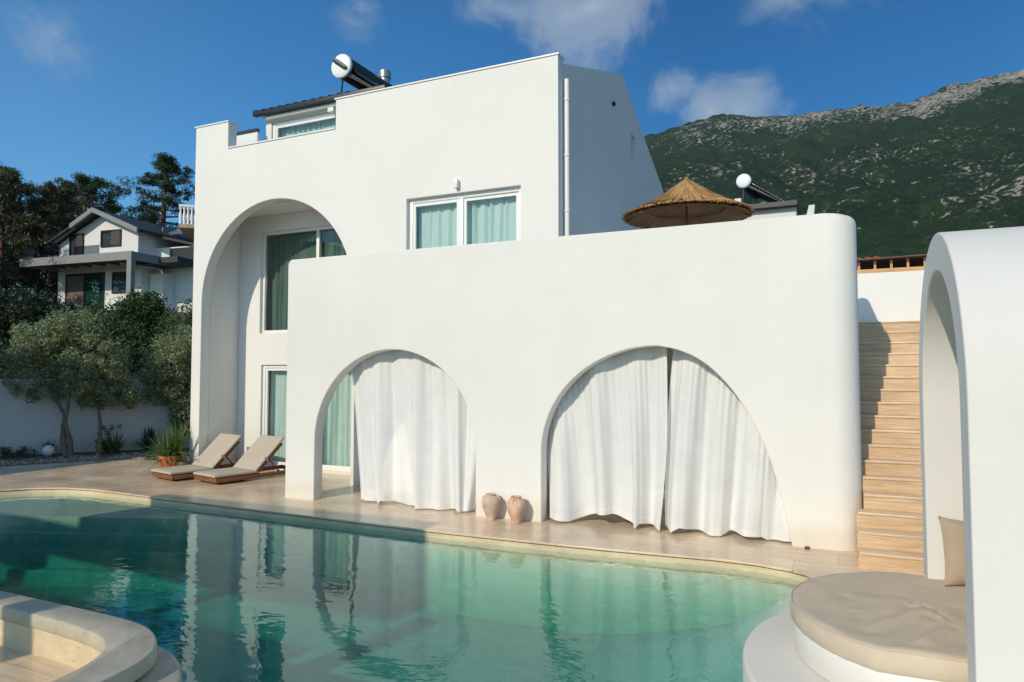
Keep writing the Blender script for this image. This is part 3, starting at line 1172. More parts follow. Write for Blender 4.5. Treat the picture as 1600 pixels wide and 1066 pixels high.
for nm, lab, args in [
    ('window_curtain', 'pale green curtain filling the upper right window above the terrace wall', (-7.0, -4.85, 2.95, 5.22, Y2 + 0.27, 0.17, 0.035, 1)),
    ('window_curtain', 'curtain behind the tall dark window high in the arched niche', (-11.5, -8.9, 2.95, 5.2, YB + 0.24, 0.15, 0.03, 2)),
    ('window_curtain', 'pale green curtain behind the glass door at the foot of the niche and left arch', (-11.5, -8.6, 0.1, 2.22, YB + 0.25, 0.16, 0.05, 3)),
    ('window_curtain', 'pale curtain behind the patio door seen through the left arch drape', (-7.5, -6.2, 0.1, 2.22, YB + 0.24, 0.16, 0.04, 4)),
    ('window_curtain', 'pale green curtain in the attic window under the dark eaves', (-11.4, -8.05, 6.55, 7.7, 12.08, 0.15, 0.03, 5))]:
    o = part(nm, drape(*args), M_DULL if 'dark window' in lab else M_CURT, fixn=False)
    tag(o, lab, 'curtain')


# big sheer drapes in the arches ------------------------------------------------
def sheer(name, label, top, bot, folds, seed, bulge=0.0, nz=46, nx=260):
    """top(s)->(x,z,y); bot(s)->(x,z,y); folds: list of (freq, amp, phase, sweep)"""
    P = []
    for i in range(nx + 1):
        s = i / nx
        xt, zt, yt = top(s)
        xb, zb, yb = bot(s)
        row = []
        for j in range(nz + 1):
            t = j / nz
            te = t ** 0.9
            x = xt + (xb - xt) * te
            z = zt + (zb - zt) * t
            y = yt + (yb - yt) * te
            x += bulge * math.sin(PI * t) * (s ** 4 if bulge > 0 else (1 - s) ** 4)
            dy = 0
            for fq, am, ph, sw in folds:
                w = math.sin(2 * PI * (fq * s) + ph + sw * t)
                dy += am * w * (0.35 + 0.65 * t)
            # tight gathers near the heading
            dy += 0.007 * math.sin(2 * PI * 22 * s + 3 * math.sin(7 * s)) * (1 - t) ** 1.5
            dy += 0.05 * noise.noise((s * 5 + seed * 9, t * 2.2, seed)) * t
            x += 0.004 * math.sin(2 * PI * 9 * s + seed) * t
            row.append((x, y + dy, z))
        P.append(row)
    mb = MB().grid(P)
    me = mesh_from(name, mb, [M_SHEER, M_HEM], fixn=False, angle=180)
    k = 0
    for i in range(nx):
        for j in range(nz):
            me.polygons[k].material_index = 1 if j >= nz - 2 else 0
            k += 1
    o = part(name, me, None)
    tag(o, label, 'curtain', 'white sheer curtains hung in the two pool arches')
    return o


def interp(tab, s):
    xs_ = [p[0] for p in tab]
    return [float(np.interp(s, xs_, [p[k] for p in tab])) for k in range(1, len(tab[0]))]


def arch1_z(x):
    q = 1 - ((x + 6.35) / 1.60) ** 2
    return 0.96 + 1.60 * math.sqrt(max(0.0, q))


def arch2_z(x):
    if x < -2.14:
        return 0.96 + 1.60 * math.sqrt(max(0, 1 - ((x + 2.14) / 1.78) ** 2))
    pts_ = [(p[0] + 0.10, p[1] + 0.07) for p in a2r]
    return float(np.interp(x, [p[0] for p in pts_], [p[1] for p in pts_]))


def top1(s):
    x = -7.38 + (2.55) * s
    return x, max(0.9, arch1_z(x)), 9.50


def bot1(s):
    x, z, y = interp([(0, -7.06, 0.02, 9.36), (0.2, -6.62, 0.0, 9.34), (0.24, -6.56, 0.06, 9.33), (0.36, -6.25, 0.05, 9.32), (0.40, -6.12, 0.0, 9.30), (0.62, -5.60, 0.0, 9.28), (0.70, -5.36, 0.0, 9.32), (0.8, -5.2, 0.04, 9.36), (0.83, -5.12, 0.0, 9.3), (1, -4.98, 0.02, 9.3)], s)
    return x, z + 0.02, y


sheer('sheer_curtain', 'wide white sheer curtain gathered in many folds in the left arch', top1, bot1,
      [(7, 0.055, 0.3, 0.9), (3.3, 0.075, 1.2, -1.4), (13, 0.014, 0.5, 0.8)], 1)


def top2(s):
    x = -3.86 + 1.80 * s
    return x, max(0.9, arch2_z(x)), 9.50


def bot2(s):
    x, z, y = interp([(0, -3.72, 0.02, 9.34), (0.14, -3.40, 0.0, 9.30), (0.34, -3.05, 0.12, 9.40), (0.5, -2.8, 0.14, 9.44), (0.68, -2.50, 0.05, 9.36), (0.71, -2.46, 0.0, 9.30), (0.76, -2.42, 0.05, 9.36), (0.97, -2.16, 0.0, 9.3), (1, -2.13, -0.01, 9.3)], s)
    return x, z + 0.025, y


sheer('sheer_curtain', 'left-hand white sheer curtain of the right arch, its hem lifted by the breeze', top2, bot2,
      [(3.2, 0.085, 2.2, 0.5), (1.6, 0.08, 0.2, -0.8), (6, 0.018, 0.5, 1.0)], 2, 0.055)


def top3(s):
    x = -1.97 + 1.50 * s
    return x, max(0.28, arch2_z(x)), 9.50


def bot3(s):
    x, z, y = interp([(0, -2.10, 0.04, 9.33), (0.1, -1.98, 0.0, 9.28), (0.18, -1.86, 0.07, 9.34), (0.34, -1.58, 0.0, 9.34), (0.38, -1.50, -0.005, 9.28), (0.5, -1.36, -0.01, 9.27), (0.56, -1.26, 0.05, 9.34), (0.8, -0.86, 0.03, 9.36), (0.84, -0.80, -0.01, 9.3), (1, -0.50, 0.0, 9.33)], s)
    return x, z + 0.025, y


sheer('sheer_curtain', 'right-hand white sheer curtain of the right arch, spread to the sloping jamb', top3, bot3,
      [(3.6, 0.08, 0.6, 0.6), (1.8, 0.08, 2.2, 0.5), (7, 0.018, 0.1, 0.8)], 3, -0.035)

# a low dark chair in the shade of the patio, glimpsed beside the left arch drape
ch = thing('patio_chair', 'dark patio chair in the shade behind the right edge of the left arch curtain', 'chair', (-4.75, 10.55, 0))
mb = MB(); mb.box(-0.28, 0.28, -0.28, 0.28, 0.36, 0.42)
part('seat', mb, M_WOODFRAME, ch, bev=0.01)
mb = MB(); mb.box(-0.28, 0.28, 0.24, 0.29, 0.45, 0.88)
part('backrest', mb, M_WOODFRAME, ch, bev=0.01)
for sx in (-0.24, 0.24):
    for sy in (-0.24, 0.25):
        mb = MB(); mb.tube([(sx, sy, 0), (sx, sy, 0.36 if sy < 0 else 0.86)], 0.022, 8)
        part('leg', mb, M_WOODFRAME, ch)

# ================================================================== STAIRS
RIS, TRD, YS = 0.171, 0.24, 8.50
st = thing('stone_staircase', 'straight flight of travertine steps climbing between the villa and the arched alcove', 'stairs', (0.9, 8.5, 0))
mb = MB()
NST = 17
for i in range(NST):
    mb.box(0.20 if i < 3 else 0.285, 1.75, YS + i * TRD, 12.66 if i == NST - 1 else YS + (i + 1) * TRD + 0.001, 0.0 if i < 3 else i * RIS - 0.3, (i + 1) * RIS - 0.028)
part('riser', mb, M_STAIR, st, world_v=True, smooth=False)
for i in range(NST):
    mb = MB()
    y1 = YS + (i + 1) * TRD if i < NST - 1 else 12.66
    mb.box(0.21 if i < 3 else 0.287, 1.748, YS + i * TRD - 0.014, y1 - 0.001, (i + 1) * RIS - 0.027, (i + 1) * RIS)
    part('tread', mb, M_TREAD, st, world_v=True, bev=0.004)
mb = MB()
mb.box(0.245, 0.285, 8.92, 8.93, 0.85, 1.0)
mb = MB()
mb.box(-1.5, 3.6, 12.70, 12.95, 0.0, 3.73)
tag(part('retaining_wall', mb, M_WALL, bev=0.015), 'white plastered wall closing off the top of the stone stairs', 'wall')
mb = MB()
mb.box(0.3, 3.6, 12.66, 12.699, 2.0, 2.907)

# pergola beyond the top wall
pg = thing('timber_pergola', 'low timber shelter with small posts showing over the wall at the stair top', 'pergola', (1.0, 13.2, 3.73))
mb = MB(); mb.box(-1.0, 3.4, 12.74, 12.84, 3.735, 3.795)
part('beam', mb, M_TIMBER, pg, world_v=True, bev=0.006)
for k in range(15):
    x = 0.15 + k * 0.235
    mb = MB(); mb.box(x, x + 0.035, 12.76, 12.80, 3.797, 3.925 + 0.012 * k * 0.235)
    part('post', mb, M_TIMBER, pg, world_v=True)
mb = MB()
mb.add([(-0.6, 12.62, 3.925), (3.5, 12.62, 3.985), (3.5, 14.6, 4.02), (-0.6, 14.6, 3.96), (-0.6, 12.62, 3.94), (3.5, 12.62, 4.0), (3.5, 14.6, 4.035), (-0.6, 14.6, 3.975)],
       [(0, 3, 2, 1), (4, 5, 6, 7), (0, 1, 5, 4), (1, 2, 6, 5), (2, 3, 7, 6), (3, 0, 4, 7)])
part('roof', mb, simple('old_timber_roof', (0.16, 0.11, 0.075), 0.8), pg, world_v=True, smooth=False)
mb = MB(); mb.box(-0.5, 3.4, 14.4, 14.55, 0.2, 3.9)  # dark backing added to stand in for the shade under the roof
part('shade_backing', mb, M_WOODFRAME, pg, world_v=True)
rh = thing('red_roofed_house', 'house with a red tiled roof just showing over the wall at the stair top', 'house', (0.3, 26, 0))
mb = MB(); mb.box(-2.0, 1.2, 24.2, 30, -0.3, 5.50)
part('wall', mb, M_BRICKWALL, rh, world_v=True)
mb = MB()
for k in range(15):
    x0 = -2.2 + k * 0.25
    mb.tube([(x0, 23.8, 5.56), (x0, 26, 5.92)], 0.07, 8)
mb.prism_axis([(23.8, 5.51), (26, 5.88), (30.2, 5.51)], -2.3, 1.38, 'x')
part('roof', mb, M_REDTILE, rh, world_v=True)

# ================================================================== ALCOVE + DAYBED
XA, YC = 0.65, 5.645
RO, RI, ZC = 1.185, 0.925, 1.88
alc = thing('arched_alcove', 'freestanding white barrel vaulted alcove sheltering the daybed at the pool corner', 'alcove', (XA, YC, 0))
outer = [(YC - RO, -0.02), (YC - RO, ZC)] + arc(YC, ZC, RO, RO, 180, 0, 48) + [(YC + RO, -0.02)]
inner = [(YC + RI, -0.02), (YC + RI, ZC)] + arc(YC, ZC, RI, RI, 0, 180, 48) + [(YC - RI, -0.02)]
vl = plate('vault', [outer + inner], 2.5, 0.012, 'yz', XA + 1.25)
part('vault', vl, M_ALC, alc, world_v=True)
mb = MB()
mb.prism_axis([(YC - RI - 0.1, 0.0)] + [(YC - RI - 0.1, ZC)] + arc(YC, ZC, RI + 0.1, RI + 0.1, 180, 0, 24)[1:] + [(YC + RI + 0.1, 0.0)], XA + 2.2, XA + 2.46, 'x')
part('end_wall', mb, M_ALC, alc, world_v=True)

bed = thing('daybed_plinth', 'rounded two tier white plinth under the daybed at the water edge', 'plinth', (0.5, 5.6, 0))
ring = [(1.2, 6.80), (0.70, 6.90), (0.2, 6.86), (-0.20, 6.68), (-0.46, 6.34), (-0.61, 5.96), (-0.66, 5.5), (-0.60, 5.1), (-0.48, 4.75), (-0.26, 4.45), (0.1, 4.12), (0.62, 3.8), (0.64, 3.7), (3.0, 3.7), (3.0, 6.8)]
ring = smooth_poly(ring, 2)
mb = MB(); mb.prism(ring, -1.2, 0.10)
part('lower_tier', mb, M_PLAT, bed, world_v=True, bev=0.035, angle=50)


def bed_outline(r, dx=0.0):
    pts = []
    for i in range(25):
        an = math.radians(90 + (242 - 90) * i / 24)
        pts.append((0.66 + r * math.cos(an) * 0.985, 5.68 + r * math.sin(an)))
    pts.append((1.55, 5.68 + r * math.sin(math.radians(243)) + 0.02))
    pts.append((1.55, 5.68 + min(r, 0.915)))
    return pts


mb = MB(); mb.prism(bed_outline(0.985), 0.101, 0.305)
part('upper_tier', mb, M_PLAT, bed, world_v=True, bev=0.02, angle=50)


def mattress_mesh():
    out0 = bed_outline(1.0)
    # resample
    pts = []
    n = len(out0)
    for i in range(n):
        a, b = out0[i], out0[(i + 1) % n]
        L = math.hypot(b[0] - a[0], b[1] - a[1])
        k = max(1, int(L / 0.05))
        for q in range(k):
            pts.append((a[0] + (b[0] - a[0]) * q / k, a[1] + (b[1] - a[1]) * q / k))
    cx_, cy_ = 0.62, 5.7
    zb, zt = 0.308, 0.455
    prof = [(0.985, zb), (1.0, zb + 0.02), (1.006, zb + 0.08), (1.0, zt - 0.03), (0.99, zt - 0.008), (0.975, zt)]
    for k in range(1, 22):
        prof.append((0.975 * (1 - k / 22), zt))
    rows = []
    rr = random.Random(3)
    creases = [((0.18, 5.15), (0.50, 5.62), 0.05), ((0.45, 5.0), (0.62, 5.3), 0.04), ((0.05, 5.9), (0.10, 5.1), 0.012), ((0.5, 5.75), (0.62, 5.5), 0.03)]
    for f, z in prof:
        row = []
        for x, y in pts:
            px, py = cx_ + (x - cx_) * f, cy_ + (y - cy_) * f
            dz = 0
            if z >= zt - 0.001:
                dz += 0.010 * noise.noise((px * 2.2, py * 2.2, 1)) + 0.006 * noise.noise((px * 7, py * 7, 4)) + 0.012 * (1 - f)
                for (ax, ay), (bx, by), wd in creases:
                    d = Vector((bx - ax, by - ay))
                    t = max(0, min(1, ((px - ax) * d.x + (py - ay) * d.y) / d.length_squared))
                    dd = math.hypot(px - ax - d.x * t, py - ay - d.y * t) + 0.02 * noise.noise((px * 5, py * 5, 2))
                    dz += 0.015 * math.exp(-(dd / wd) ** 2) - 0.010 * math.exp(-((dd - wd * 1.5) / wd) ** 2)
            else:
                g = 0.007 * noise.noise((px * 6, py * 6, z * 14)) + 0.006 * noise.noise((px * 17 + z * 30, py * 17, z * 9))
                px += g
                py += g
            row.append((px, py, z + dz))
        rows.append(row)
    mb = MB()
    m = len(pts)
    for row in rows:
        mb.v.extend(row)
    for i in range(len(rows) - 1):
        for k in range(m):
            a, b = i * m + k, i * m + (k + 1) % m
            mb.f.append((a, b, b + m, a + m))
    mb.f.append(tuple((len(rows) - 1) * m + k for k in range(m)))
    mb.f.append(tuple(range(m))[::-1])
    return mb


dm = thing('daybed_mattress', 'rounded taupe canvas mattress lying in the arched alcove', 'mattress', (0.6, 5.7, 0.306))
part('mattress_cover', mattress_mesh(), M_MATT, dm, world_v=True, angle=50)
mb = MB()
edge = [(x, y, 0.448) for x, y in bed_outline(0.998)[:25]] + [(1.0, 5.68 + math.sin(math.radians(243)) + 0.012, 0.448)]
mb.tube(edge, 0.006, 6)
part('piping', mb, M_MATT, dm, world_v=True)


def pillow_mesh(w, h, th, n=18):
    mb = MB()
    for sgn in (1, -1):
        P = []
        for i in range(n + 1):
            row = []
            for j in range(n + 1):
                u, v = i / n * 2 - 1, j / n * 2 - 1
                pinch = 1 - 0.10 * (1 - abs(u) ** 2) * abs(v) ** 3 - 0.0
                x = u * w / 2 * (1 - 0.09 * (1 - v * v) * abs(u) ** 3)
                z = v * h / 2 * (1 - 0.09 * (1 - u * u) * abs(v) ** 3)
                b = ((1 - u ** 4) * (1 - v ** 4)) ** 0.55
                row.append((x, sgn * th / 2 * b, z + h / 2))
            P.append(row)
        mb.grid(P)
    return mb


pl = part('throw_pillow', pillow_mesh(0.52, 0.52, 0.16), simple('pillow_linen', (0.42, 0.335, 0.24), 0.9, 0.06, 6.0, 0.4, 0.004), angle=60)
pl.location = (0.98, 6.40, 0.455)
pl.rotation_euler = (math.radians(-16), math.radians(4), math.radians(18))
tag(pl, 'square beige pillow standing on the daybed against the far wall of the alcove', 'pillow')

# ================================================================== FOREGROUND POOL RIM
rim_out = [(-9.6, 3.57), (-5.2, 3.56), (-4.65, 3.54), (-4.40, 3.48), (-4.20, 3.37), (-4.06, 3.24), (-3.97, 3.08), (-3.93, 2.87), (-3.93, 2.6), (-3.93, 1.2)]
poly = smooth_poly(rim_out, 2, False) + smooth_poly(SEAT_IN, 2, False)[::-1]
mb = MB(); mb.prism(poly, 0.19, 0.30)
rim = tag(part('seating_nook_rim', mb, M_RIM, bev=0.016, angle=50), 'raised curved stone rim wrapping the seating nook at the lower left of the pool', 'pool rim')
mb = MB()
poly2 = inset(poly, 0.0)
cshr = [(-9.55, 3.50), (-5.2, 3.50), (-4.65, 3.48), (-4.42, 3.42), (-4.24, 3.32), (-4.12, 3.2), (-4.03, 3.05), (-4.0, 2.87), (-4.0, 1.25)]
seat_o = [(x + (0.012 if x > -4.6 else 0), y + 0.012) for x, y in SEAT_IN]
mb.prism(smooth_poly(cshr, 1, False) + smooth_poly(seat_o, 1, False)[::-1], 0.0, 0.189)
p_ = part('rim_base', mb, M_COPE, rim, angle=50)
ledge = [(-9.6, 3.60), (-5.2, 3.60), (-4.45, 3.56), (-4.10, 3.46), (-3.78, 3.22), (-3.60, 3.0), (-3.47, 2.72), (-3.42, 2.3), (-3.40, 1.0), (-4.02, 1.0), (-4.02, 2.87), (-4.08, 3.08), (-4.24, 3.30), (-4.46, 3.42), (-5.2, 3.495), (-9.6, 3.495)]
mb = MB(); mb.prism(smooth_poly(ledge, 1), -1.3, 0.165)
tag(part('pool_ledge', mb, M_RIM, bev=0.02, angle=50), 'lower plastered ledge stepping down from the curved rim to the water', 'ledge')

# ================================================================== VASES
VP = [(0.070, 0.0), (0.078, 0.012), (0.074, 0.03), (0.088, 0.07), (0.116, 0.14), (0.140, 0.21), (0.150, 0.27), (0.146, 0.315), (0.128, 0.352), (0.098, 0.376), (0.076, 0.386), (0.072, 0.394), (0.088, 0.404), (0.090, 0.412), (0.074, 0.414), (0.060, 0.40), (0.058, 0.36)]
for i, (x, y, s, lab, r) in enumerate([(-4.50, 9.04, 0.90, 'left one of the two small clay amphora vases between the arches, slightly greyer', 0.2), (-4.09, 9.00, 0.90, 'right one of the two small clay amphora vases between the arches, warmer orange', 1.6)]):
    t = thing('clay_vase', lab, 'vase', (x, y, 0), r, 'clay vases standing between the arches')
    t.scale = (s, s, s)
    t.scale = (1, 1, 1)
    mb = MB().lathe([(a * s, b * s) for a, b in VP], n=40, cap=False)
    part('jar', mb, M_VASE if i else simple('greyed_clay', (0.58, 0.43, 0.34), 0.8, 0.3, 6.0, 0.4, 0.006), t, angle=60)
    for sg in (-1, 1):
        mb = MB().tube([(sg * 0.085 * s, 0, 0.385 * s), (sg * 0.118 * s, 0, 0.375 * s), (sg * 0.137 * s, 0, 0.345 * s), (sg * 0.143 * s, 0, 0.30 * s)], 0.010, 8)
        part('handle', mb, M_VASE, t)


# ================================================================== SUN LOUNGERS
def make_lounger():
    W, L = 0.82, 1.95
    t = thing('sun_lounger', 'x', 'sun lounger', (0, 0, 0), 0, 'teak sun loungers side by side on the deck')
    # local: x across 0..W, y along 0..L (foot end at y=0)
    mb = MB()
    mb.box(0, W, 0, 0.035, 0.045, 0.125)
    mb.box(0, 0.035, 0.036, L, 0.045, 0.125)
    mb.box(W - 0.035, W, 0.036, L, 0.045, 0.125)
    mb.box(0.036, W - 0.036, L - 0.035, L, 0.045, 0.125)
    for k in range(16):
        y = 0.06 + k * 0.058
        mb.box(0.036, W - 0.036, y, y + 0.04, 0.102, 0.12)
    part('frame', mb, M_WOODFRAME, t, bev=0.004)
    for x in (0.10, W - 0.10):
        for y in (0.12, L - 0.15):
            mb = MB().tube([(x - 0.02, y, 0.022), (x + 0.02, y, 0.022)], 0.022, 12)
            part('wheel', mb, M_BLACK, t)
    HY, AN = 0.86, math.radians(44)

    def slab(y0, y1, z0, z1, bulge=0.012):
        mb = MB()
        nx, ny = 14, 18
        for (zz, sg) in ((z1, 1), (z0, -1)):
            P = []
            for i in range(nx + 1):
                row = []
                for j in range(ny + 1):
                    u, v = i / nx, j / ny
                    e = min(u, 1 - u, v * 1.3, (1 - v) * 1.3)
                    edge = 1 - math.exp(-e * 26)
                    b = (edge - 1) * 0.02 + 0.004 * noise.noise((u * 4, v * 5, y0))
                    row.append((0.012 + (W - 0.024) * u, y0 + (y1 - y0) * v, zz + sg * b))
                P.append(row)
            mb.grid(P)
        x0, x1 = 0.012, W - 0.012
        mb.add([], [])
        # sides
        for (ax, ay, bx, by) in ((x0, y0, x1, y0), (x1, y0, x1, y1), (x1, y1, x0, y1), (x0, y1, x0, y0)):
            P = []
            for i in range(13):
                u = i / 12
                row = []
                for q in range(5):
                    w = q / 4
                    out = 0.010 * math.sin(PI * w)
                    nx_, ny_ = (by - ay), -(bx - ax)
                    l_ = math.hypot(nx_, ny_)
                    row.append((ax + (bx - ax) * u + nx_ / l_ * out, ay + (by - ay) * u + ny_ / l_ * out, z0 + 0.02 + (z1 - z0 - 0.04) * w))
                P.append(row)
            mb.grid(P)
        return mb
    part('seat_cushion', slab(-0.012, HY, 0.124, 0.205), M_CUSH, t, angle=60)
    bc = slab(0.0, 0.90, 0.02, 0.10)
    R = Matrix.Translation((0, HY - 0.02, 0.12)) @ Matrix.Rotation(AN, 4, 'X')
    bc.v = [tuple(R @ Vector(p)) for p in bc.v]
    part('back_cushion', bc, M_CUSH, t, angle=60)
    mb = MB()
    for x in (0.03, W - 0.065):
        mb.box(x, x + 0.035, 0.0, 0.80, -0.03, 0.012)
    for k in range(9):
        mb.box(0.066, W - 0.066, 0.05 + k * 0.085, 0.10 + k * 0.085, -0.012, 0.008)
    mb.v = [tuple(R @ Vector(p)) for p in mb.v]
    part('backrest', mb, M_WOODFRAME, t)
    for x in (0.09, W - 0.12):
        p0 = R @ Vector((x, 0.42, -0.02))
        mb = MB()
        mb.tube([p0, (x, p0.y + 0.26, 0.10)], 0.017, 8)
        part('prop', mb, M_WOODFRAME, t)
    for k in range(2):
        mb = MB()
        mb.box(0.0 if k == 0 else W - 0.005, 0.006 if k == 0 else W + 0.001, 0.32, 0.36, 0.0, 0.104)
        mb.v = [tuple(R @ Vector(p)) for p in mb.v]
        part('strap', mb, M_CUSH, t)
    return t


LR = math.radians(-13)
l2 = make_lounger()
l2.location = (-11.30, 9.78, 0)
l2.rotation_euler = (0, 0, LR)
l2['label'] = 'teak lounger with beige cushions nearer the villa arches, right of its twin'
l1 = copy_tree(l2)
l1.location = (-12.40, 9.72, 0)
l1['label'] = 'teak lounger with beige cushions standing next to the potted yucca'


# ================================================================== PLANTS
def blades(mb, c, n, length, width, spread, seed, droop=0.6, zup=1.0):
    r = random.Random(seed)
    for k in range(n):
        az = r.uniform(0, 2 * PI)
        el = math.radians(r.uniform(spread[0], spread[1]))
        L = length * r.uniform(0.65, 1.1)
        w = width * r.uniform(0.7, 1.2)
        d = Vector((math.cos(az) * math.cos(el), math.sin(az) * math.cos(el), math.sin(el)))
        side = Vector((-math.sin(az), math.cos(az), 0))
        p = Vector(c) + Vector((r.uniform(-1, 1), r.uniform(-1, 1), 0)) * 0.03
        base = len(mb.v)
        seg = 5
        vel = d.copy()
        for j in range(seg + 1):
            t = j / seg
            ww = w * (0.7 + 0.6 * t if t < 0.35 else 0.91 * (1 - (t - 0.35) / 0.65) + 0.02) * 0.5
            up = side.cross(vel).normalized()
            mb.v.append(tuple(p - side * ww + up * ww * 0.4))
            mb.v.append(tuple(p))
            mb.v.append(tuple(p + side * ww + up * ww * 0.4))
            p = p + vel * (L / seg)
            vel = (vel + Vector((0, 0, -droop * (1.2 - d.z) * 0.33))).normalized()
        for j in range(seg):
            a = base + j * 3
            mb.f.append((a, a + 1, a + 4, a + 3))
            mb.f.append((a + 1, a + 2, a + 5, a + 4))
    return mb


pp = thing('potted_yucca', 'spiky green yucca in a terracotta pot at the corner of the villa', 'potted plant', (-12.72, 10.42, 0))
mb = MB().lathe([(0.18, 0.0), (0.195, 0.02), (0.245, 0.30), (0.262, 0.31), (0.265, 0.37), (0.24, 0.375), (0.225, 0.34), (0.0, 0.33)], n=36, cap=False)
part('pot', mb, M_TERRA, pp, angle=40)
mb = MB()
for q, (x, y, z) in enumerate([(0, 0, 0.38), (-0.12, -0.05, 0.36), (0.14, 0.06, 0.40), (0.05, -0.1, 0.36), (0.2, -0.02, 0.45)]):
    blades(mb, (x, y, z), 34, 0.68, 0.045, (-12, 85), 20 + q, 0.5)
part('foliage', mb, M_YUCCA, pp, fixn=False, angle=180)
mb = MB()
blades(mb, (0.14, -0.12, 0.30), 26, 0.18, 0.03, (-40, 60), 31, 0.9)
part('trailing_leaves', mb, M_DBUSH, pp, fixn=False, angle=180)

# small brownish pot half hidden beside the terracotta pot
sp = thing('small_clay_pot', 'small greyish pot tucked in the shade between the yucca pot and the villa corner', 'pot', (-12.40, 10.46, 0))
mb = MB().lathe([(0.07, 0.0), (0.08, 0.01), (0.115, 0.20), (0.12, 0.25), (0.10, 0.25), (0.09, 0.2), (0.0, 0.2)], n=28, cap=False)
part('jar', mb, simple('brown_clay', (0.22, 0.16, 0.12), 0.8), sp)
mb = MB()
blades(mb, (0, 0, 0.24), 40, 0.2, 0.03, (-20, 85), 77, 0.7)
part('foliage', mb, M_YUCCA, sp, fixn=False, angle=180)

# garden bed ---------------------------------------------------------------
BED = [(-19.6, 4.6), (-18.35, 6.5), (-17.65, 8.4), (-17.13, 9.53), (-16.65, 10.38), (-16.13, 11.30), (-15.62, 11.64), (-14.76, 11.91), (-13.4, 12.19), (-12.6, 12.14), (-12.6, 18.5), (-14.6, 17.5), (-16.9, 13.9), (-19.5, 10.5), (-23, 6)]
structure('garden_bed', plate('garden_bed', [BED], 0.05, 0.0, 'xy', -0.018), M_SOIL)
EDGE = [(-18.35, 6.5), (-17.65, 8.4), (-17.13, 9.53), (-16.65, 10.38), (-16.13, 11.30), (-15.62, 11.64), (-14.76, 11.91), (-13.4, 12.19)]
mb = MB()
rg = random.Random(5)
ico_v = [(0, 0, 1), (0.9, 0, 0.4), (0.28, 0.85, 0.4), (-0.72, 0.53, 0.4), (-0.72, -0.53, 0.4), (0.28, -0.85, 0.4), (0.72, 0.53, -0.3), (-0.28, 0.85, -0.3), (-0.9, 0, -0.3), (-0.28, -0.85, -0.3), (0.72, -0.53, -0.3)]
ico_f = [(0, 1, 2), (0, 2, 3), (0, 3, 4), (0, 4, 5), (0, 5, 1), (1, 6, 2), (2, 7, 3), (3, 8, 4), (4, 9, 5), (5, 10, 1), (2, 6, 7), (3, 7, 8), (4, 8, 9), (5, 9, 10), (1, 10, 6)]
for k in range(6500):
    i = rg.randrange(len(EDGE) - 1)
    t = rg.random()
    a, b = EDGE[i], EDGE[i + 1]
    e = Vector((b[0] - a[0], b[1] - a[1])).normalized()
    d = abs(rg.gauss(0, 0.45))
    x = a[0] + (b[0] - a[0]) * t - e.y * (d + 0.03)
    y = a[1] + (b[1] - a[1]) * t + e.x * (d + 0.03)
    s = rg.uniform(0.012, 0.036)
    sx, sy, sz = s * rg.uniform(0.7, 1.3), s * rg.uniform(0.7, 1.3), s * rg.uniform(0.4, 0.8)
    mb.add([(x + p[0] * sx, y + p[1] * sy, 0.012 + p[2] * sz) for p in ico_v], ico_f)
M_PEB, nd, lk, out = new_mat('mixed_pebbles')
g = nd.new('ShaderNodeNewGeometry')
c = ramp(nd, lk, g.outputs['Random Per Island'], [(0, (0.10, 0.08, 0.065)), (0.5, (0.26, 0.20, 0.16)), (0.8, (0.42, 0.36, 0.30)), (1, (0.60, 0.55, 0.48))])
p = nd.new('ShaderNodeBsdfPrincipled')
p.inputs['Roughness'].default_value = 0.8
lk.new(c, p.inputs['Base Color'])
lk.new(p.outputs[0], out.inputs[0])
tag(part('gravel', mb, M_PEB, smooth=False, fixn=False), 'brown and white pebbles strewn along the edge of the planting bed', 'gravel', kind='stuff')

# garden wall ----------------------------------------------------------------
gwl = thing('garden_wall', 'plain low plastered garden wall behind the olive trees', 'wall', (-18, 12.5, 0))
A, B = Vector((-22.5, 6.5)), Vector((-14.9, 16.2))
dd = (B - A).normalized()
nn = Vector((-dd.y, dd.x)) * 0.2
mb = MB(); mb.prism([tuple(A), tuple(B), tuple(B + nn), tuple(A + nn)], -0.3, 1.90)
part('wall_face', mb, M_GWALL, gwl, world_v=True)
nn2 = Vector((-dd.y, dd.x))
mb = MB(); mb.prism([tuple(A - nn2 * 0.02), tuple(B - nn2 * 0.02), tuple(B + nn2 * 0.22), tuple(A + nn2 * 0.22)], 1.902, 1.94)
part('coping', mb, M_PVC, gwl, world_v=True)

# globe lamp -------------------------------------------------------------------
gl_ = thing('globe_lamp', 'white garden globe lamp resting in the planting bed below the big olive tree', 'lamp', (-18.0, 11.15, 0))
mb = MB().lathe([(0.14 * math.sin(PI * k / 20) + 0.0001, 0.15 - 0.14 * math.cos(PI * k / 20)) for k in range(21)], n=32, cap=False)
part('globe', mb, M_LAMP, gl_, angle=60)
mb = MB().lathe([(0.05, 0.0), (0.05, 0.03), (0.03, 0.04)], n=16)
part('base', mb, M_BLACK, gl_)


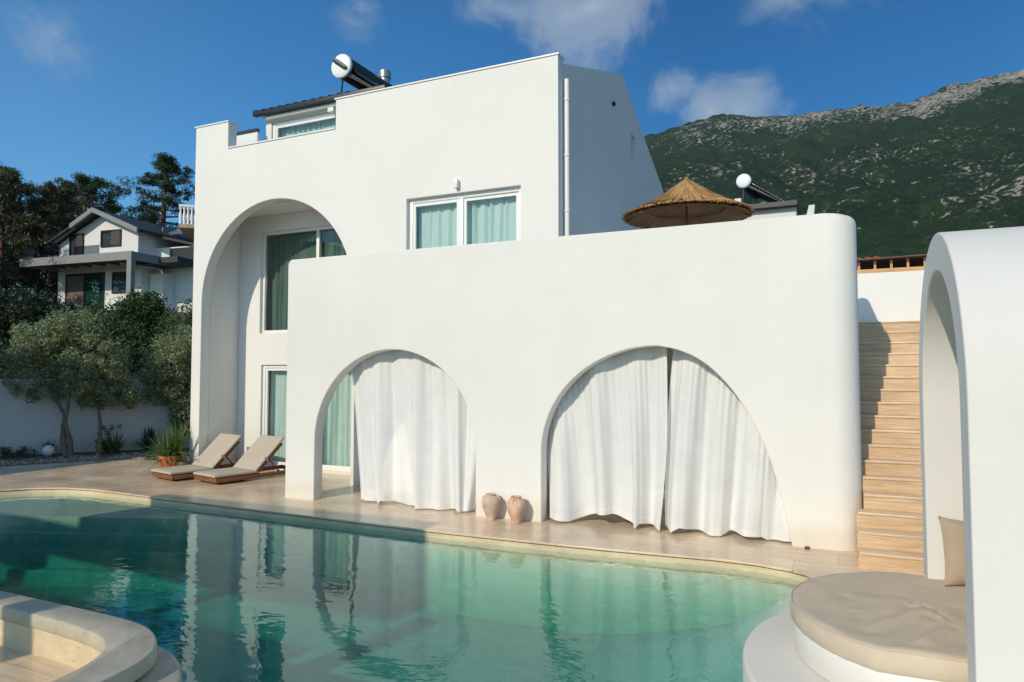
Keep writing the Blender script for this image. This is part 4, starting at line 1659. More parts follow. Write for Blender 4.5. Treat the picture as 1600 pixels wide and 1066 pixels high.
# foliage helpers -----------------------------------------------------------------
def leaf_cloud(clusters, per, leaf, seed, asp=0.35, spread=1.0, flat=0.0, up=0.0):
    """clusters: array (n,4) xyz+radius. returns MB with diamond leaves"""
    rs_ = np.random.RandomState(seed)
    C4 = np.repeat(np.array(clusters, dtype=float), per, axis=0)
    n = len(C4)
    d = rs_.normal(size=(n, 3))
    d /= np.linalg.norm(d, axis=1)[:, None]
    rad = rs_.random_sample(n) ** 0.45
    P = C4[:, :3] + d * (rad * C4[:, 3])[:, None] * np.array([1, 1, 1 - flat])
    a = rs_.normal(size=(n, 3))
    a[:, 2] += up
    a /= np.linalg.norm(a, axis=1)[:, None]
    b = np.cross(a, rs_.normal(size=(n, 3)))
    b /= np.linalg.norm(b, axis=1)[:, None]
    L = leaf * rs_.uniform(0.6, 1.3, n)[:, None]
    v = np.stack([P - a * L * 0.5, P + b * L * asp * 0.5, P + a * L * 0.5, P - b * L * asp * 0.5], axis=1).reshape(-1, 3)
    return v, n


def cloud_mesh(name, v, n, m):
    me = bpy.data.meshes.new(name)
    me.vertices.add(len(v))
    me.vertices.foreach_set('co', v.astype(np.float32).ravel())
    me.loops.add(4 * n)
    me.loops.foreach_set('vertex_index', np.arange(4 * n, dtype=np.int32))
    me.polygons.add(n)
    me.polygons.foreach_set('loop_start', np.arange(0, 4 * n, 4, dtype=np.int32))
    me.polygons.foreach_set('loop_total', np.full(n, 4, dtype=np.int32))
    me.update(calc_edges=True)
    me.validate()
    me.materials.append(m)
    return me


def crown_clusters(rs_, lobes, n, cr):
    out = []
    for _ in range(n):
        c, rad = lobes[rs_.randint(len(lobes))]
        d = rs_.normal(size=3)
        d /= np.linalg.norm(d)
        k = rs_.uniform(0.45, 1.0) ** 0.6
        out.append((c[0] + d[0] * rad[0] * k, c[1] + d[1] * rad[1] * k, c[2] + d[2] * rad[2] * k, cr * rs_.uniform(0.6, 1.4)))
    return out


def tree(name, label, cat, base, lobes, ncl, per, leaf, lm, bm_, trunks, seed, cr=0.22, asp=0.35, group=None, up=0.0, flat=0.0):
    t = thing(name, label, cat, base, 0, group)
    rs_ = np.random.RandomState(seed)
    cl_ = crown_clusters(rs_, lobes, ncl, cr)
    v, n = leaf_cloud(cl_, per, leaf, seed + 1, asp, flat=flat, up=up)
    part('crown', cloud_mesh('crown', v, n, lm), lm, t)
    mb = MB()
    for pts, r0 in trunks:
        k = len(pts)
        mb.tube(pts, [r0 * (1 - 0.6 * i / (k - 1)) for i in range(k)], 9)
    # limbs reaching into the crown
    top = Vector(trunks[0][0][-1])
    for q in cl_[::max(1, len(cl_) // 26)]:
        e = Vector(q[:3])
        m_ = (top + e) / 2 + Vector(rs_.normal(size=3) * 0.06 * (e - top).length)
        r_ = trunks[0][1] * 0.28
        mb.tube([top, m_, e], [r_, r_ * 0.6, r_ * 0.2], 5)
    part('trunk', mb, bm_, t, angle=80)
    return t


tree('olive_tree', 'large silvery olive tree with twin leaning stems in front of the garden wall', 'olive tree', (-17.75, 11.45, 0),
     [((0.0, -0.1, 2.75), (1.05, 1.0, 0.85)), ((-0.75, -0.3, 2.1), (0.8, 0.8, 0.75)), ((0.65, 0.2, 2.35), (0.85, 0.8, 0.85)), ((0.1, 0.1, 3.15), (0.6, 0.6, 0.5)), ((-0.5, -0.3, 2.9), (0.7, 0.7, 0.5))],
     400, 95, 0.085, M_OLIVE, M_BARK,
     [([(0, 0, 0), (-0.12, -0.02, 0.4), (-0.14, 0, 0.75), (-0.02, 0.02, 1.25), (0.0, 0, 1.9)], 0.085),
      ([(0.08, 0.05, 0), (0.06, 0.06, 0.35), (-0.06, 0.0, 0.75), (-0.14, 0.0, 1.05), (-0.5, -0.05, 1.55), (-0.8, -0.1, 1.9)], 0.07)], 11, 0.19)
tree('olive_tree', 'smaller darker olive tree to the right of the large olive, with one slim stem', 'olive tree', (-17.25, 11.95, 0),
     [((0.15, 0.1, 1.85), (0.62, 0.6, 0.45)), ((0.55, 0.25, 1.55), (0.45, 0.45, 0.32)), ((-0.15, 0, 1.5), (0.4, 0.4, 0.3))],
     150, 80, 0.078, M_OLIVE, M_BARK, [([(0, 0, 0), (0.03, 0.02, 0.4), (0.05, 0.0, 0.8), (-0.05, 0, 1.2), (0.05, 0, 1.7)], 0.06)], 12, 0.16)
tree('olive_tree', 'olive tree growing against the garden wall close to the villa corner', 'olive tree', (-16.45, 13.55, 0),
     [((-0.2, 0.1, 2.35), (0.85, 0.8, 0.8)), ((-0.55, -0.1, 1.75), (0.7, 0.6, 0.5)), ((0.15, 0.2, 2.8), (0.6, 0.6, 0.55)), ((0.2, 0.1, 1.5), (0.55, 0.5, 0.7)), ((0.35, 0.1, 0.95), (0.35, 0.35, 0.5))],
     320, 85, 0.08, M_OLIVE, M_BARK, [([(0.1, 0, 0), (0.1, 0, 0.4), (0.02, 0, 0.9), (-0.1, 0, 1.4), (-0.1, 0, 2.0)], 0.07)], 13, 0.18)
tree('olive_tree', 'olive tree cut by the left border of the picture', 'olive tree', (-19.6, 9.6, 0),
     [((-0.1, 0.3, 2.3), (0.75, 0.8, 0.8)), ((-0.6, -0.1, 2.0), (0.7, 0.7, 0.6))],
     160, 80, 0.08, M_OLIVE, M_BARK, [([(-0.3, 0, 0), (-0.25, 0, 0.8), (-0.2, 0, 1.9)], 0.08)], 14, 0.24)

for i, (x, y, L, n_, nm, lab, mt) in enumerate([
        (-18.35, 11.35, 0.42, 34, 'agave_plant', 'small dark upright agave just left of the globe lamp', M_DYUCCA),
        (-17.15, 12.35, 0.62, 46, 'agave_plant', 'spiky agave between the slim olive stem and the bushy yucca', M_YUCCA),
        (-16.9, 13.1, 0.62, 60, 'yucca_plant', 'bushy dark yucca in the middle of the bed against the wall', M_DYUCCA),
        (-16.35, 13.55, 0.5, 46, 'yucca_plant', 'dark spiky yucca just left of the potted yucca', M_DYUCCA)]):
    t = thing(nm, lab, 'plant', (x, y, 0.0))
    mb = MB()
    blades(mb, (0, 0, 0.05), n_, L, 0.045, (18, 85), 50 + i, 0.25)
    if i == 2:
        blades(mb, (0.05, 0, 0.35), 50, 0.35, 0.05, (0, 85), 60, 0.5)
    part('blades', mb, mt, t, fixn=False, angle=180)
# low leafy shrubs in the bed
for i, (x, y, rx, h, lab) in enumerate([(-18.75, 10.75, 0.55, 0.24, 'low green ground cover left of the globe lamp'), (-17.4, 12.25, 0.28, 0.6, 'thin leafy shrub beside the slim olive stem'),
                                        (-18.9, 9.6, 0.4, 0.35, 'low leafy shrub at the far left end of the bed'), (-14.9, 12.1, 0.55, 0.14, 'low sprawling ground cover beside the gravel left of the yucca pot')]):
    rs_ = np.random.RandomState(90 + i)
    cl_ = [(rs_.normal() * rx * 0.5, rs_.normal() * rx * 0.5, abs(rs_.normal()) * h * 0.45 + 0.03, 0.08) for _ in range(46)]
    v, n = leaf_cloud(cl_, 28, 0.05, 91 + i, 0.5)
    t = thing('garden_shrub', lab, 'shrub', (x, y, 0))
    part('leaves', cloud_mesh('leaves', v, n, M_BUSH), M_BUSH, t)

# larger trees and bushes beyond the wall
for i, (base, lobes, ncl, per, leaf, lm, lab, nm) in enumerate([
        ((-24.6, 17.9, 0.6), [((0, 0, 3.0), (1.5, 1.4, 1.3)), ((0.6, 0.4, 3.9), (0.8, 0.8, 0.6)), ((-0.5, 0, 2.2), (1.3, 1.2, 1.0)), ((1.0, 0.5, 2.0), (1.0, 1.0, 1.0))], 420, 60, 0.12, M_BUSH, 'rounded laurel tree in front of the grey pergola post', 'laurel_tree'),
        ((-27.0, 16.2, 1.0), [((0, 0, 2.8), (1.5, 1.4, 1.4)), ((-1.6, -0.6, 2.8), (1.6, 1.4, 1.5)), ((1.0, 0.6, 1.8), (1.3, 1.2, 1.2))], 420, 60, 0.13, M_DBUSH, 'dark bushy tree under the left end of the pergola beam', 'dark_tree'),
        ((-20.3, 17.0, 0.8), [((0, 0, 2.2), (0.9, 0.9, 1.5)), ((0.5, 0.4, 1.6), (0.9, 0.9, 1.1))], 240, 60, 0.10, M_BUSH, 'green conical shrub tree close to the villa edge behind the wall', 'shrub_tree'),
        ((-29.5, 15.6, 1.0), [((0, 0, 2.0), (2.0, 2.0, 1.9)), ((-2, -1, 2.5), (2.0, 2.0, 2.0)), ((0.5, 0.8, 3.2), (1.4, 1.2, 1.0))], 420, 55, 0.16, M_DBUSH, 'dark leafy tree at the left border below the pines', 'dark_tree'),
        ((-23.4, 15.4, 0.6), [((0, 0, 1.6), (1.3, 1.2, 1.2)), ((-1.4, -0.8, 1.8), (1.4, 1.2, 1.3)), ((1.3, 1.0, 1.4), (1.1, 1.0, 1.0))], 380, 55, 0.11, M_DBUSH, 'dark hedge tree filling the gap right behind the garden wall', 'hedge_tree'),
        ((-22.0, 19.5, 0.7), [((0, 0, 1.5), (1.8, 1.6, 1.3)), ((1.6, 0.8, 1.2), (1.5, 1.4, 1.1))], 320, 55, 0.13, M_DBUSH, 'dark hedge tree in shade below the side wall of the neighbouring house', 'hedge_tree'),
        ((-31.5, 20.5, 1.4), [((0, 0, 1.9), (2.0, 1.8, 1.7)), ((2.2, 0.8, 1.5), (1.6, 1.4, 1.3)), ((-2.0, -1.2, 2.0), (1.8, 1.6, 1.8))], 420, 50, 0.16, M_BUSH, 'green shrub tree in front of the neighbouring house left window', 'shrub_tree')]):
    tree(nm, lab, 'tree', base, lobes, ncl, per, leaf, lm, M_BARK, [([(0, 0, -1.5), (0.05, 0, 0), (0, 0, 1.6)], 0.12)], 100 + i * 7, 0.36, 0.5, up=0.3)


def pine(base, h, rad, seed, lab, lm, lean=0.0, low=0.25, ncl=260, round_top=False, per=70):
    """layered pine: boughs of needle tufts along a tall trunk"""
    t = thing('pine_tree', lab, 'pine tree', base, 0, 'pine trees on the hill behind the neighbouring house')
    rs_ = np.random.RandomState(seed)
    cl_ = []
    mb = MB()
    mb.tube([(0, 0, -1), (lean * 0.4, 0, h * 0.4), (lean, 0, h * 0.97)], [0.028 * h, 0.02 * h, 0.004 * h], 8)
    nb = 46
    for k in range(nb):
        f = low + (1 - low) * (k / nb) ** 0.9
        z = h * f
        if round_top:
            rr_ = rad * (math.sin(PI * min(1, (f - low) / (1 - low) * 0.88 + 0.1))) ** 0.7
        else:
            rr_ = rad * (1 - (f - low) / (1 - low)) ** 0.75 + 0.12 * rad
        rr_ *= rs_.uniform(0.5, 1.2)
        az = k * 2.4 + rs_.uniform(-0.5, 0.5)
        e = Vector((math.cos(az) * rr_, math.sin(az) * rr_, rr_ * rs_.uniform(0.0, 0.35)))
        s0 = Vector((lean * f, 0, z))
        mb.tube([s0, s0 + e * 0.5 + Vector((0, 0, -0.03 * rr_)), s0 + e], [0.006 * h, 0.004 * h, 0.0015 * h], 5)
        m_ = max(3, int(ncl / nb))
        for q in range(m_):
            u = 0.30 + 0.75 * rs_.random_sample()
            c = s0 + e * u + Vector(rs_.normal(size=3) * 0.10 * rr_)
            cl_.append((c.x, c.y, c.z, 0.13 * rad * rs_.uniform(0.5, 1.35)))
    v, n = leaf_cloud(cl_, per, 0.05 * rad + 0.10, seed + 3, 0.20, flat=0.35, up=0.6)
    part('crown', cloud_mesh('crown', v, n, lm), lm, t)
    part('trunk', mb, M_PINE, t, angle=80)
    return t


pine((-54.0, 42.6, 6.0), 15.3, 4.3, 201, 'tallest pointed pine behind the roof of the neighbouring house', M_PINEL, 0.6, 0.3, 330)
pine((-55.5, 37.0, 6.5), 11.6, 4.4, 202, 'broad pine behind the gable peak of the neighbouring house', M_PINEL, -0.4, 0.3, 380, True)
pine((-52.8, 32.4, 6.5), 9.4, 3.6, 203, 'brownish green pine left of the white gable', M_PINEW, 0.3, 0.15, 380, True)
pine((-53.5, 29.6, 5.5), 11.2, 4.6, 204, 'large brownish pine at the left border', M_PINEW, -0.5, 0.1, 460, True)
pine((-57.0, 34.0, 6.0), 9.6, 4.4, 205, 'dark pine filling the gap between the left pines', M_PINEL, 0.2, 0.1, 420, True)
pine((-51.5, 24.0, 5.0), 8.0, 4.0, 206, 'dark pine low at the left border under the big pine', M_PINEL, 0.2, 0.05, 460, True)
pine((-50.0, 45.0, 7.0), 11.9, 3.2, 207, 'small pine peeking out beside the villa edge above the balustrade', M_PINEL, 0.2, 0.3, 240)
pine((-60.0, 44.0, 8.0), 8.3, 5.0, 208, 'wide low pine behind the ridge of the neighbouring house', M_PINEL, 0.2, 0.1, 380, True)
pine((-49.0, 22.0, 4.0), 10.0, 4.5, 209, 'pine standing just outside the left border', M_PINEW, 0.0, 0.1, 380, True)

# ================================================================== NEIGHBOUR HOUSE
nh = thing('neighbour_house', 'white two storey house with dark gabled roof on the hillside behind the olive trees', 'house', (-36.6, 27.2, 0), math.radians(5.5))
mb = MB()
mb.prism_axis([(-9.2, 8.7), (-9.2, 10.55), (-5.45, 12.22), (-2.45, 10.95), (-2.45, 8.7)], 2.5, 9.0, 'y')
mb.box(-9.15, -2.06, 2.45, 9.0, 3.5, 8.69)
part('wall', mb, M_BRICKWALL, nh, smooth=False)
mb = MB()
mb.box(-2.44, 0.9, 3.9, 9.2, 4.0, 10.1)
mb.box(-2.0, -0.9, 3.0, 3.88, 4.0, 8.3)
part('side_wing', mb, M_BRICKWALL, nh, smooth=False)
mb = MB()
# dark roof slopes with grey barge boards
for (xa, za, xb, zb) in ((-9.75, 10.35, -5.47, 12.33), (-5.47, 12.33, -1.75, 10.82)):
    mb.prism_axis([(xa, za), (xb, zb), (xb, zb + 0.12), (xa, za + 0.12)], 1.85, 9.3, 'y')
mb.prism_axis([(-2.0, 10.7), (-2.0, 10.86), (0.9, 10.2), (0.9, 10.04)], 3.6, 9.3, 'y')
rf = part('roof', mb, M_DARKTILE, nh, smooth=False)
mb = MB()
for (xa, za, xb, zb) in ((-7.35, 11.30, -5.47, 12.22), (-5.47, 12.22, -1.72, 10.68)):
    mb.prism_axis([(xa, za), (xb, zb), (xb, zb + 0.30), (xa, za + 0.30)], 1.70, 1.845, 'y')
mb.prism_axis([(-9.8, 10.22), (-7.36, 11.36), (-7.36, 11.52), (-9.8, 10.38)], 2.05, 2.2, 'y')
part('barge_board', mb, M_GREY, rf, smooth=False)
mb = MB()
mb.prism_axis([(2.0, 8.75), (6.5, 8.75), (6.5, 8.98), (2.0, 9.10)], -2.05, 1.2, 'x')
mb.box(-2.3, 1.0, 3.88, 3.899, 8.9, 9.0)
part('lean_to_roof', mb, M_DARKTILE, nh, smooth=False)
mb = MB()
mb.box(-9.3, -0.21, 0.0, 0.18, 8.68, 9.17)
mb.box(-9.3, -9.12, 0.181, 2.44, 8.70, 9.16)
mb.box(-0.40, -0.21, 0.181, 3.6, 8.70, 9.16)
pgn = part('pergola_beam', mb, M_GREY, nh, smooth=False)
mb = MB(); mb.box(-0.56, -0.22, 0.01, 0.3, 4.0, 8.679)
part('pergola_post', mb, M_GREY, pgn, smooth=False)
mb = MB()
mb.box(-9.1, -0.42, 0.2, 2.43, 9.02, 9.12)
for k in range(7):
    mb.box(-8.6 + k * 1.15, -8.45 + k * 1.15, 0.2, 2.43, 8.86, 9.015)
part('pergola_deck', mb, M_WOODFRAME, pgn, smooth=False)
for (x0, x1, z0, z1, nm) in ((-5.52, -3.82, 10.10, 11.17, 'window'), (-8.24, -7.0, 9.2, 11.12, 'door')):
    mb = MB()
    f_ = 0.09
    for bx in ((x0, x1, z1 - f_, z1), (x0, x1, z0, z0 + f_), (x0, x0 + f_, z0 + f_, z1 - f_), (x1 - f_, x1, z0 + f_, z1 - f_)):
        mb.box(bx[0], bx[1], 2.42, 2.49, bx[2], bx[3])
    w = part(nm, mb, M_BLACK, nh)
    xm = (x0 + x1) / 2
    mb = MB(); mb.box(x0 + f_, xm, 2.455, 2.465, z0 + f_, z1 - f_)
    part('pane', mb, M_SMOKE, w)
    mb = MB(); mb.box(xm + 0.001, x1 - f_, 2.44, 2.47, z0 + f_, z1 - f_)
    part('shutter', mb, simple('brown_shutter', (0.06, 0.05, 0.05), 0.5), w)
mb = MB()
for bx in ((-6.85, -6.72), (-5.2, -5.07), (-8.42, -8.3)):
    mb.box(bx[0], bx[1], 2.38, 2.44, 5.5, 8.5)
mb.box(-8.299, -5.08, 2.385, 2.44, 8.36, 8.5)
sd = part('patio_door', mb, M_BLACK, nh)
mb = MB(); mb.box(-6.71, -5.21, 2.40, 2.41, 5.6, 8.355)
part('pane', mb, glass('green_glass', (0.40, 0.55, 0.50), 0.02, 2.3), sd)
mb = MB(); mb.box(-8.29, -6.86, 2.40, 2.42, 5.6, 8.355)
part('curtain', mb, simple('brown_curtain', (0.15, 0.105, 0.09), 0.9, 0.2, 3.0, stretch=(8, 1, 0.3)), sd)
mb = MB()
for bx in ((-4.42, -3.0, 8.32, 8.45), (-4.42, -3.0, 7.1, 7.2), (-4.42, -4.32, 7.2, 8.32), (-3.1, -3.0, 7.2, 8.32)):
    mb.box(bx[0], bx[1], 2.38, 2.44, bx[2], bx[3])
w = part('window', mb, M_BLACK, nh)
mb = MB(); mb.box(-4.31, -3.11, 2.40, 2.41, 7.2, 8.32)
part('pane', mb, M_SMOKE, w)
mb = MB(); mb.box(-1.3, 0.88, 3.86, 3.895, 9.13, 10.02)
mb.box(-2.3, 0.88, 3.86, 3.88, 9.05, 9.09)
part('dormer_glazing', mb, M_BLACK, nh)
mb = MB(); mb.box(0.905, 0.93, 4.2, 8.6, 8.6, 9.95)
part('side_glazing', mb, M_BLACK, nh)
mb = MB(); mb.box(-9.25, -5.9, 0.06, 0.09, 9.30, 10.02)
mb.box(-5.88, -3.8, 0.9, 0.93, 9.2, 9.9)
mb.box(-9.24, -9.21, 0.1, 2.4, 9.30, 10.02)
part('balcony_glass', mb, M_SMOKE, nh)
mb = MB()
mb.tube([(-3.1, 5.0, 11.35), (-3.1, 5.0, 11.9)], 0.03, 8)
mb.lathe([(0.001, 0), (0.18, 0.03), (0.3, 0.09), (0.32, 0.12)], (-3.1, 4.9, 11.8), 20, False)
part('satellite_dish', mb, M_STEEL, nh)
mb = MB()
mb.obox((-1.9, 5.6, 11.55), (0.95, 0.7, 0.03), Matrix.Rotation(math.radians(28), 4, 'X'))
mb.tube([(-2.8, 6.2, 11.9), (-1.0, 6.2, 11.9)], 0.16, 12)
for x in (-2.7, -1.1):
    mb.tube([(x, 6.2, 11.9), (x, 6.2, 10.4)], 0.03, 6)
part('roof_solar_panel', mb, M_STEEL, nh)
mb = MB()
mb.box(-8.15, -7.95, 2.3, 2.49, 11.28, 11.36)
mb.tube([(-9.55, 2.1, 10.3), (-9.75, 1.9, 10.6)], 0.04, 6)
part('outdoor_light', mb, M_PVC, nh)

# balustraded balcony between villa and hill -----------------------------------------
bc = thing('balcony', 'white balustrade balcony corner peeking out left of the villa', 'balcony', (-19.22, 16.22, 0), math.radians(42))
mb = MB()
mb.box(-0.30, 3.5, -0.05, 2.0, 6.86, 7.0)
part('slab', mb, simple('pinkish_slab', (0.40, 0.28, 0.22), 0.8), bc, bev=0.01)
mb = MB()
mb.box(1.3, 3.5, 0.3, 2.0, -0.2, 6.855)
part('wall', mb, M_BRICKWALL, bc)
mb = MB(); mb.box(-0.30, 3.5, -0.04, 0.08, 7.56, 7.64)
part('handrail', mb, M_PVC, bc)
for k in range(24):
    mb = MB().lathe([(0.045, 0), (0.05, 0.04), (0.028, 0.07), (0.05, 0.18), (0.055, 0.24), (0.03, 0.38), (0.028, 0.46), (0.05, 0.52), (0.05, 0.56)], (-0.25 + 0.115 * k, 0.02, 7.0), 10)
    part('baluster', mb, M_PVC, bc, angle=60)

# ================================================================== ROOF ITEMS
def heater(name, label, loc, rz, s=1.0, bar=True):
    t = thing(name, label, 'solar heater', loc, rz, 'solar water heaters on the roofs')
    # local: tank along +y from origin; collector slopes down towards +x
    mb = MB().tube([(0, 0.03, 1.0 * s), (0, 1.9 * s, 1.0 * s)], 0.245 * s, 28)
    tk = part('tank', mb, M_BLACK, t, angle=50)
    mb = MB().tube([(0, -0.06, 1.0 * s), (0, -0.02, 1.0 * s), (0, 0.04, 1.0 * s)], [0.20 * s, 0.255 * s, 0.26 * s], 28)
    part('end_cap', mb, M_CAP, tk, angle=50)
    for k in range(12):
        y = (0.12 + 0.15 * k) * s
        mb = MB().tube([(-0.02 * s, y, 1.22 * s), (0.30 * s, y, 0.86 * s), (1.35 * s, y, 0.10 * s)], 0.030 * s, 10)
        part('tube', mb, M_TUBE, t, angle=60)
    mb = MB()
    for y in (0.05, 0.95, 1.86):
        mb.tube([(0.12 * s, y * s, 0.8 * s), (1.45 * s, y * s, -0.02 * s)], 0.022 * s, 6)
        mb.tube([(0, y * s, 0.8 * s), (-0.1 * s, y * s, -0.4)], 0.022 * s, 6)
        mb.tube([(-0.1 * s, y * s, 0.2 * s), (0.5 * s, y * s, -0.2 * s)], 0.022 * s, 6)
    part('stand', mb, M_BLACK, t)
    mb = MB()
    mb.prism_axis([(0.16 * s, 0.80 * s), (1.40 * s, -0.04 * s), (1.43 * s, 0.0), (0.19 * s, 0.84 * s)], 0.06, 1.88 * s, 'y')
    part('collector_tray', mb, M_BLACK, t)
    if not bar:
        return t
    mb = MB().tube([(-0.12 * s, -0.09 * s, 1.12 * s), (0.14 * s, -0.09 * s, 0.93 * s), (0.20 * s, 1.9 * s, 0.86 * s)], 0.05 * s, 8)
    part('manifold', mb, M_BLACK, t)
    return t


heater('solar_water_heater', 'solar water heater with white tank end on the dark roof of the villa', (-10.40, 12.95, 8.22), 0.0, 1.1)
mb = MB()
mb.obox((-9.75, 12.95, 9.02), (0.03, 0.03, 0.6), Matrix.Rotation(0.8, 4, 'Y'))
t = thing('roof_vent', 'grey metal vent pipe standing beside the solar heater on the villa roof', 'vent pipe', (-10.30, 14.55, 8.6))
mb = MB().lathe([(0.13, 0), (0.13, 1.02), (0.155, 1.03), (0.155, 1.2), (0.14, 1.22)], n=20)
part('pipe', mb, M_STEEL, t)

fb = thing('far_building', 'neighbouring building with black roof edge and white parapet behind the roof terrace', 'building', (-2, 27, 0))
mb = MB(); mb.box(-3.6, -1.05, 24.8, 32, -0.3, 7.62)
part('wall', mb, M_BRICKWALL, fb, world_v=True)
mb = MB(); mb.box(-3.7, -1.0, 24.5, 32.1, 7.625, 7.78)
part('roof', mb, M_BLACK, fb, world_v=True)
mb = MB()
mb.box(-3.02, -2.80, 24.9, 25.2, 7.79, 8.12)
mb.add([(-0.75, 25, 7.3), (-0.52, 25, 7.3), (-0.52, 25.4, 7.3), (-0.75, 25.4, 7.3), (-0.66, 25, 7.68), (-0.48, 25, 7.68), (-0.48, 25.4, 7.68), (-0.66, 25.4, 7.68)],
       [(0, 3, 2, 1), (4, 5, 6, 7), (0, 1, 5, 4), (1, 2, 6, 5), (2, 3, 7, 6), (3, 0, 4, 7)])
mb.box(-0.95, -0.5, 24.9, 32, -0.3, 7.298)
part('chimney', mb, M_BRICKWALL, fb, world_v=True)
heater('solar_water_heater', 'solar water heater with round white tank on the building beyond the straw parasol', (-2.72, 25.0, 7.75), math.radians(-8), 0.98, False)

# straw parasol -----------------------------------------------------------------
UX, UY, UZ, UR = -2.12, 11.35, 4.64, 1.02
um = thing('straw_parasol', 'round thatched straw parasol rising above the roof terrace wall', 'parasol', (UX, UY, 2.92))
mb = MB()
rs_ = random.Random(44)
AP = 0.60
for layer, (ra, rb) in enumerate([(0.0, 0.50), (0.22, 0.78), (0.48, 0.985)]):
    for k in range(1500):
        an = rs_.uniform(0, 2 * PI)
        r0 = UR * (ra + rs_.uniform(0, 0.14))
        r1 = UR * (rb + rs_.uniform(-0.06, 0.035))
        w = rs_.uniform(0.006, 0.014)

        def hz(r):
            q = r / UR
            return AP * max(0.0, 1 - q) ** 1.12 - 0.03 * math.sin(q * PI)
        off = rs_.uniform(-0.02, 0.03)
        da = rs_.uniform(-0.05, 0.05)
        ca, sa = math.cos(an), math.sin(an)
        cb, sb = math.cos(an + da), math.sin(an + da)
        z0_, z1_ = hz(r0) + off, hz(r1) + off
        b0 = len(mb.v)
        rm = (r0 + r1) / 2
        cm, sm_ = math.cos(an + da / 2), math.sin(an + da / 2)
        zm = hz(rm) + off + rs_.uniform(0, 0.012)
        mb.v.extend([(ca * r0 - sa * w, sa * r0 + ca * w, z0_), (ca * r0 + sa * w, sa * r0 - ca * w, z0_),
                     (cm * rm - sm_ * w, sm_ * rm + cm * w, zm), (cm * rm + sm_ * w, sm_ * rm - cm * w, zm),
                     (cb * r1 - sb * w, sb * r1 + cb * w, z1_), (cb * r1 + sb * w, sb * r1 - cb * w, z1_ - rs_.uniform(0, 0.02))])
        mb.f.extend([(b0, b0 + 1, b0 + 3, b0 + 2), (b0 + 2, b0 + 3, b0 + 5, b0 + 4)])
for k in range(900):      # hanging fringe
    an = rs_.uniform(0, 2 * PI)
    r_ = UR * rs_.uniform(0.96, 1.02)
    ca, sa = math.cos(an), math.sin(an)
    w = rs_.uniform(0.006, 0.012)
    l_ = rs_.uniform(0.01, 0.03)
    z = 0.02
    b0 = len(mb.v)
    mb.v.extend([(ca * r_ - sa * w, sa * r_ + ca * w, z), (ca * r_ + sa * w, sa * r_ - ca * w, z), (ca * (r_ + 0.01) + sa * w, sa * (r_ + 0.01) - ca * w, z - l_), (ca * (r_ + 0.01) - sa * w, sa * (r_ + 0.01) + ca * w, z - l_)])
    mb.f.append((b0, b0 + 1, b0 + 2, b0 + 3))
for k in range(60):       # tuft
    an = rs_.uniform(0, 2 * PI)
    ca, sa = math.cos(an), math.sin(an)
    b0 = len(mb.v)
    w = 0.01
    mb.v.extend([(ca * 0.05 - sa * w, sa * 0.05 + ca * w, AP - 0.06), (ca * 0.05 + sa * w, sa * 0.05 - ca * w, AP - 0.06), (ca * 0.03, sa * 0.03, AP + rs_.uniform(0.0, 0.05))])
    mb.f.append((b0, b0 + 1, b0 + 2))
cnp = part('canopy', mb, M_STRAW, um, fixn=False, smooth=False)
cnp.location = (0, 0, UZ - 2.92)
mb = MB().lathe([(UR * q, AP * (1 - q) ** 1.12 - 0.045 - 0.03 * math.sin(q * PI)) for q in (0.01, 0.2, 0.4, 0.6, 0.8, 0.96)], n=40, cap=False)
cl_ = part('lining', mb, simple('reed_lining', (0.22, 0.13, 0.06), 0.9, 0.35, 3.0, 0.5, 0.01), um, fixn=False)
cl_.location = (0, 0, UZ - 2.92)
for k in range(8):
    an = 2 * PI * k / 8 + 0.2
    mb = MB().tube([(0, 0, AP - 0.1), (math.cos(an) * UR * 0.97, math.sin(an) * UR * 0.97, -0.06)], 0.013, 6)
    rb = part('rib', mb, M_WOODFRAME, um)
    rb.location = (0, 0, UZ - 2.92)
mb = MB()
mb.tube([(math.cos(2 * PI * k / 40) * UR * 0.62, math.sin(2 * PI * k / 40) * UR * 0.62, AP * 0.38 ** 1.12 - 0.10) for k in range(41)], 0.009, 6)
rb = part('hoop', mb, M_WOODFRAME, um)
rb.location = (0, 0, UZ - 2.92)
mb = MB().tube([(0, 0, 0), (0, 0, UZ - 2.92 + AP - 0.05)], 0.022, 10)
part('pole', mb, simple('reed_wrapped_pole', (0.20, 0.12, 0.06), 0.9), um)

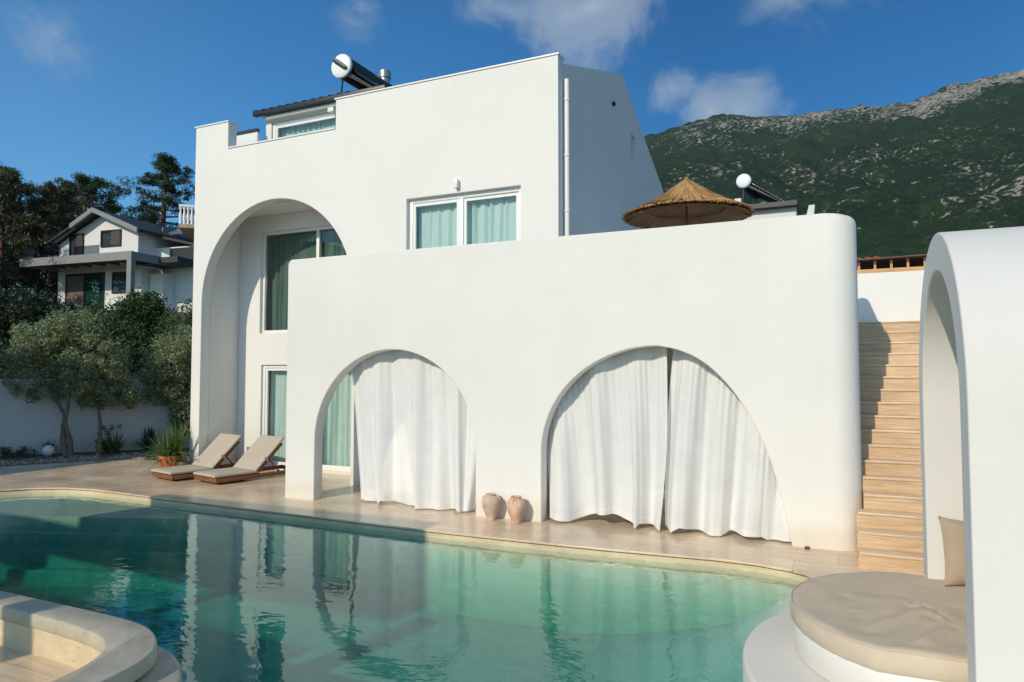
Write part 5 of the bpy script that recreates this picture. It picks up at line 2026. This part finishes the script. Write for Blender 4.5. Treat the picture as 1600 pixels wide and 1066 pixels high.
# ================================================================== UNSEEN SHADE CASTERS, ADDED (they shade the near pool and the garden bed)
pv = thing('pool_shade_caster', 'unseen slabs and posts added behind the viewer to shade the pool', 'shade caster', (-10, -2, 0))  # added blocker, its slabs and gaps shaped for the pool shadows
mb = MB(); mb.box(-12.8, -7.25, -2.5, -2.0, 4.45, 5.82)
part('roof', mb, M_WALL, pv, world_v=True)  # upper slab of the added caster
mb = MB(); mb.box(-18.0, -12.81, -2.5, -2.0, 4.15, 4.75)
part('lower_blocker', mb, M_WALL, pv, world_v=True)
mb = MB(); mb.box(-18.0, -7.25, -2.3, -2.05, 2.0, 3.62)
part('mid_blocker', mb, M_WALL, pv, world_v=True)
for x in (-18.0, -13.1, -10.2, -7.0):
    mb = MB(); mb.box(x, x + 0.32, -2.35, -2.03, 0.0, 1.998 if x < -7.1 else 4.4)
    part('blocker_post', mb, M_WALL, pv, world_v=True)
    if x < -7.1:
        mb = MB(); mb.box(x + 0.05, x + 0.27, -2.3, -2.06, 3.625, 4.148 if x < -13 else 4.445)
        part('blocker_stub', mb, M_WALL, pv, world_v=True)
vb = thing('wall_shade_caster', 'unseen block added left of the view to shade the garden wall', 'house', (-24, -1, 0))  # added blocker, height set so its shadow covers the garden wall
mb = MB(); mb.box(-34, -18.6, -6, 1.9, -2.2, 7.15)
part('wall', mb, M_WALL, vb, world_v=True)  # body of the added caster
mb = MB(); mb.box(-34.2, -18.4, -6.2, 2.1, 7.152, 7.32)
part('roof', mb, M_DARKTILE, vb, world_v=True)  # top slab of the added caster

# ================================================================== HAZE
m, nd, lk, out = new_mat('valley_haze')
pv_ = nd.new('ShaderNodeVolumePrincipled')
pv_.inputs['Color'].default_value = (0.80, 0.88, 1.0, 1)
pv_.inputs['Density'].default_value = 0.00006
pv_.inputs['Anisotropy'].default_value = 0.2
lk.new(pv_.outputs[0], out.inputs['Volume'])
mb = MB().box(-3600, 3600, -3600, 4100, -6, 600)
hz_ = part('haze', mb, m, smooth=False)
tag(hz_, kind='stuff')
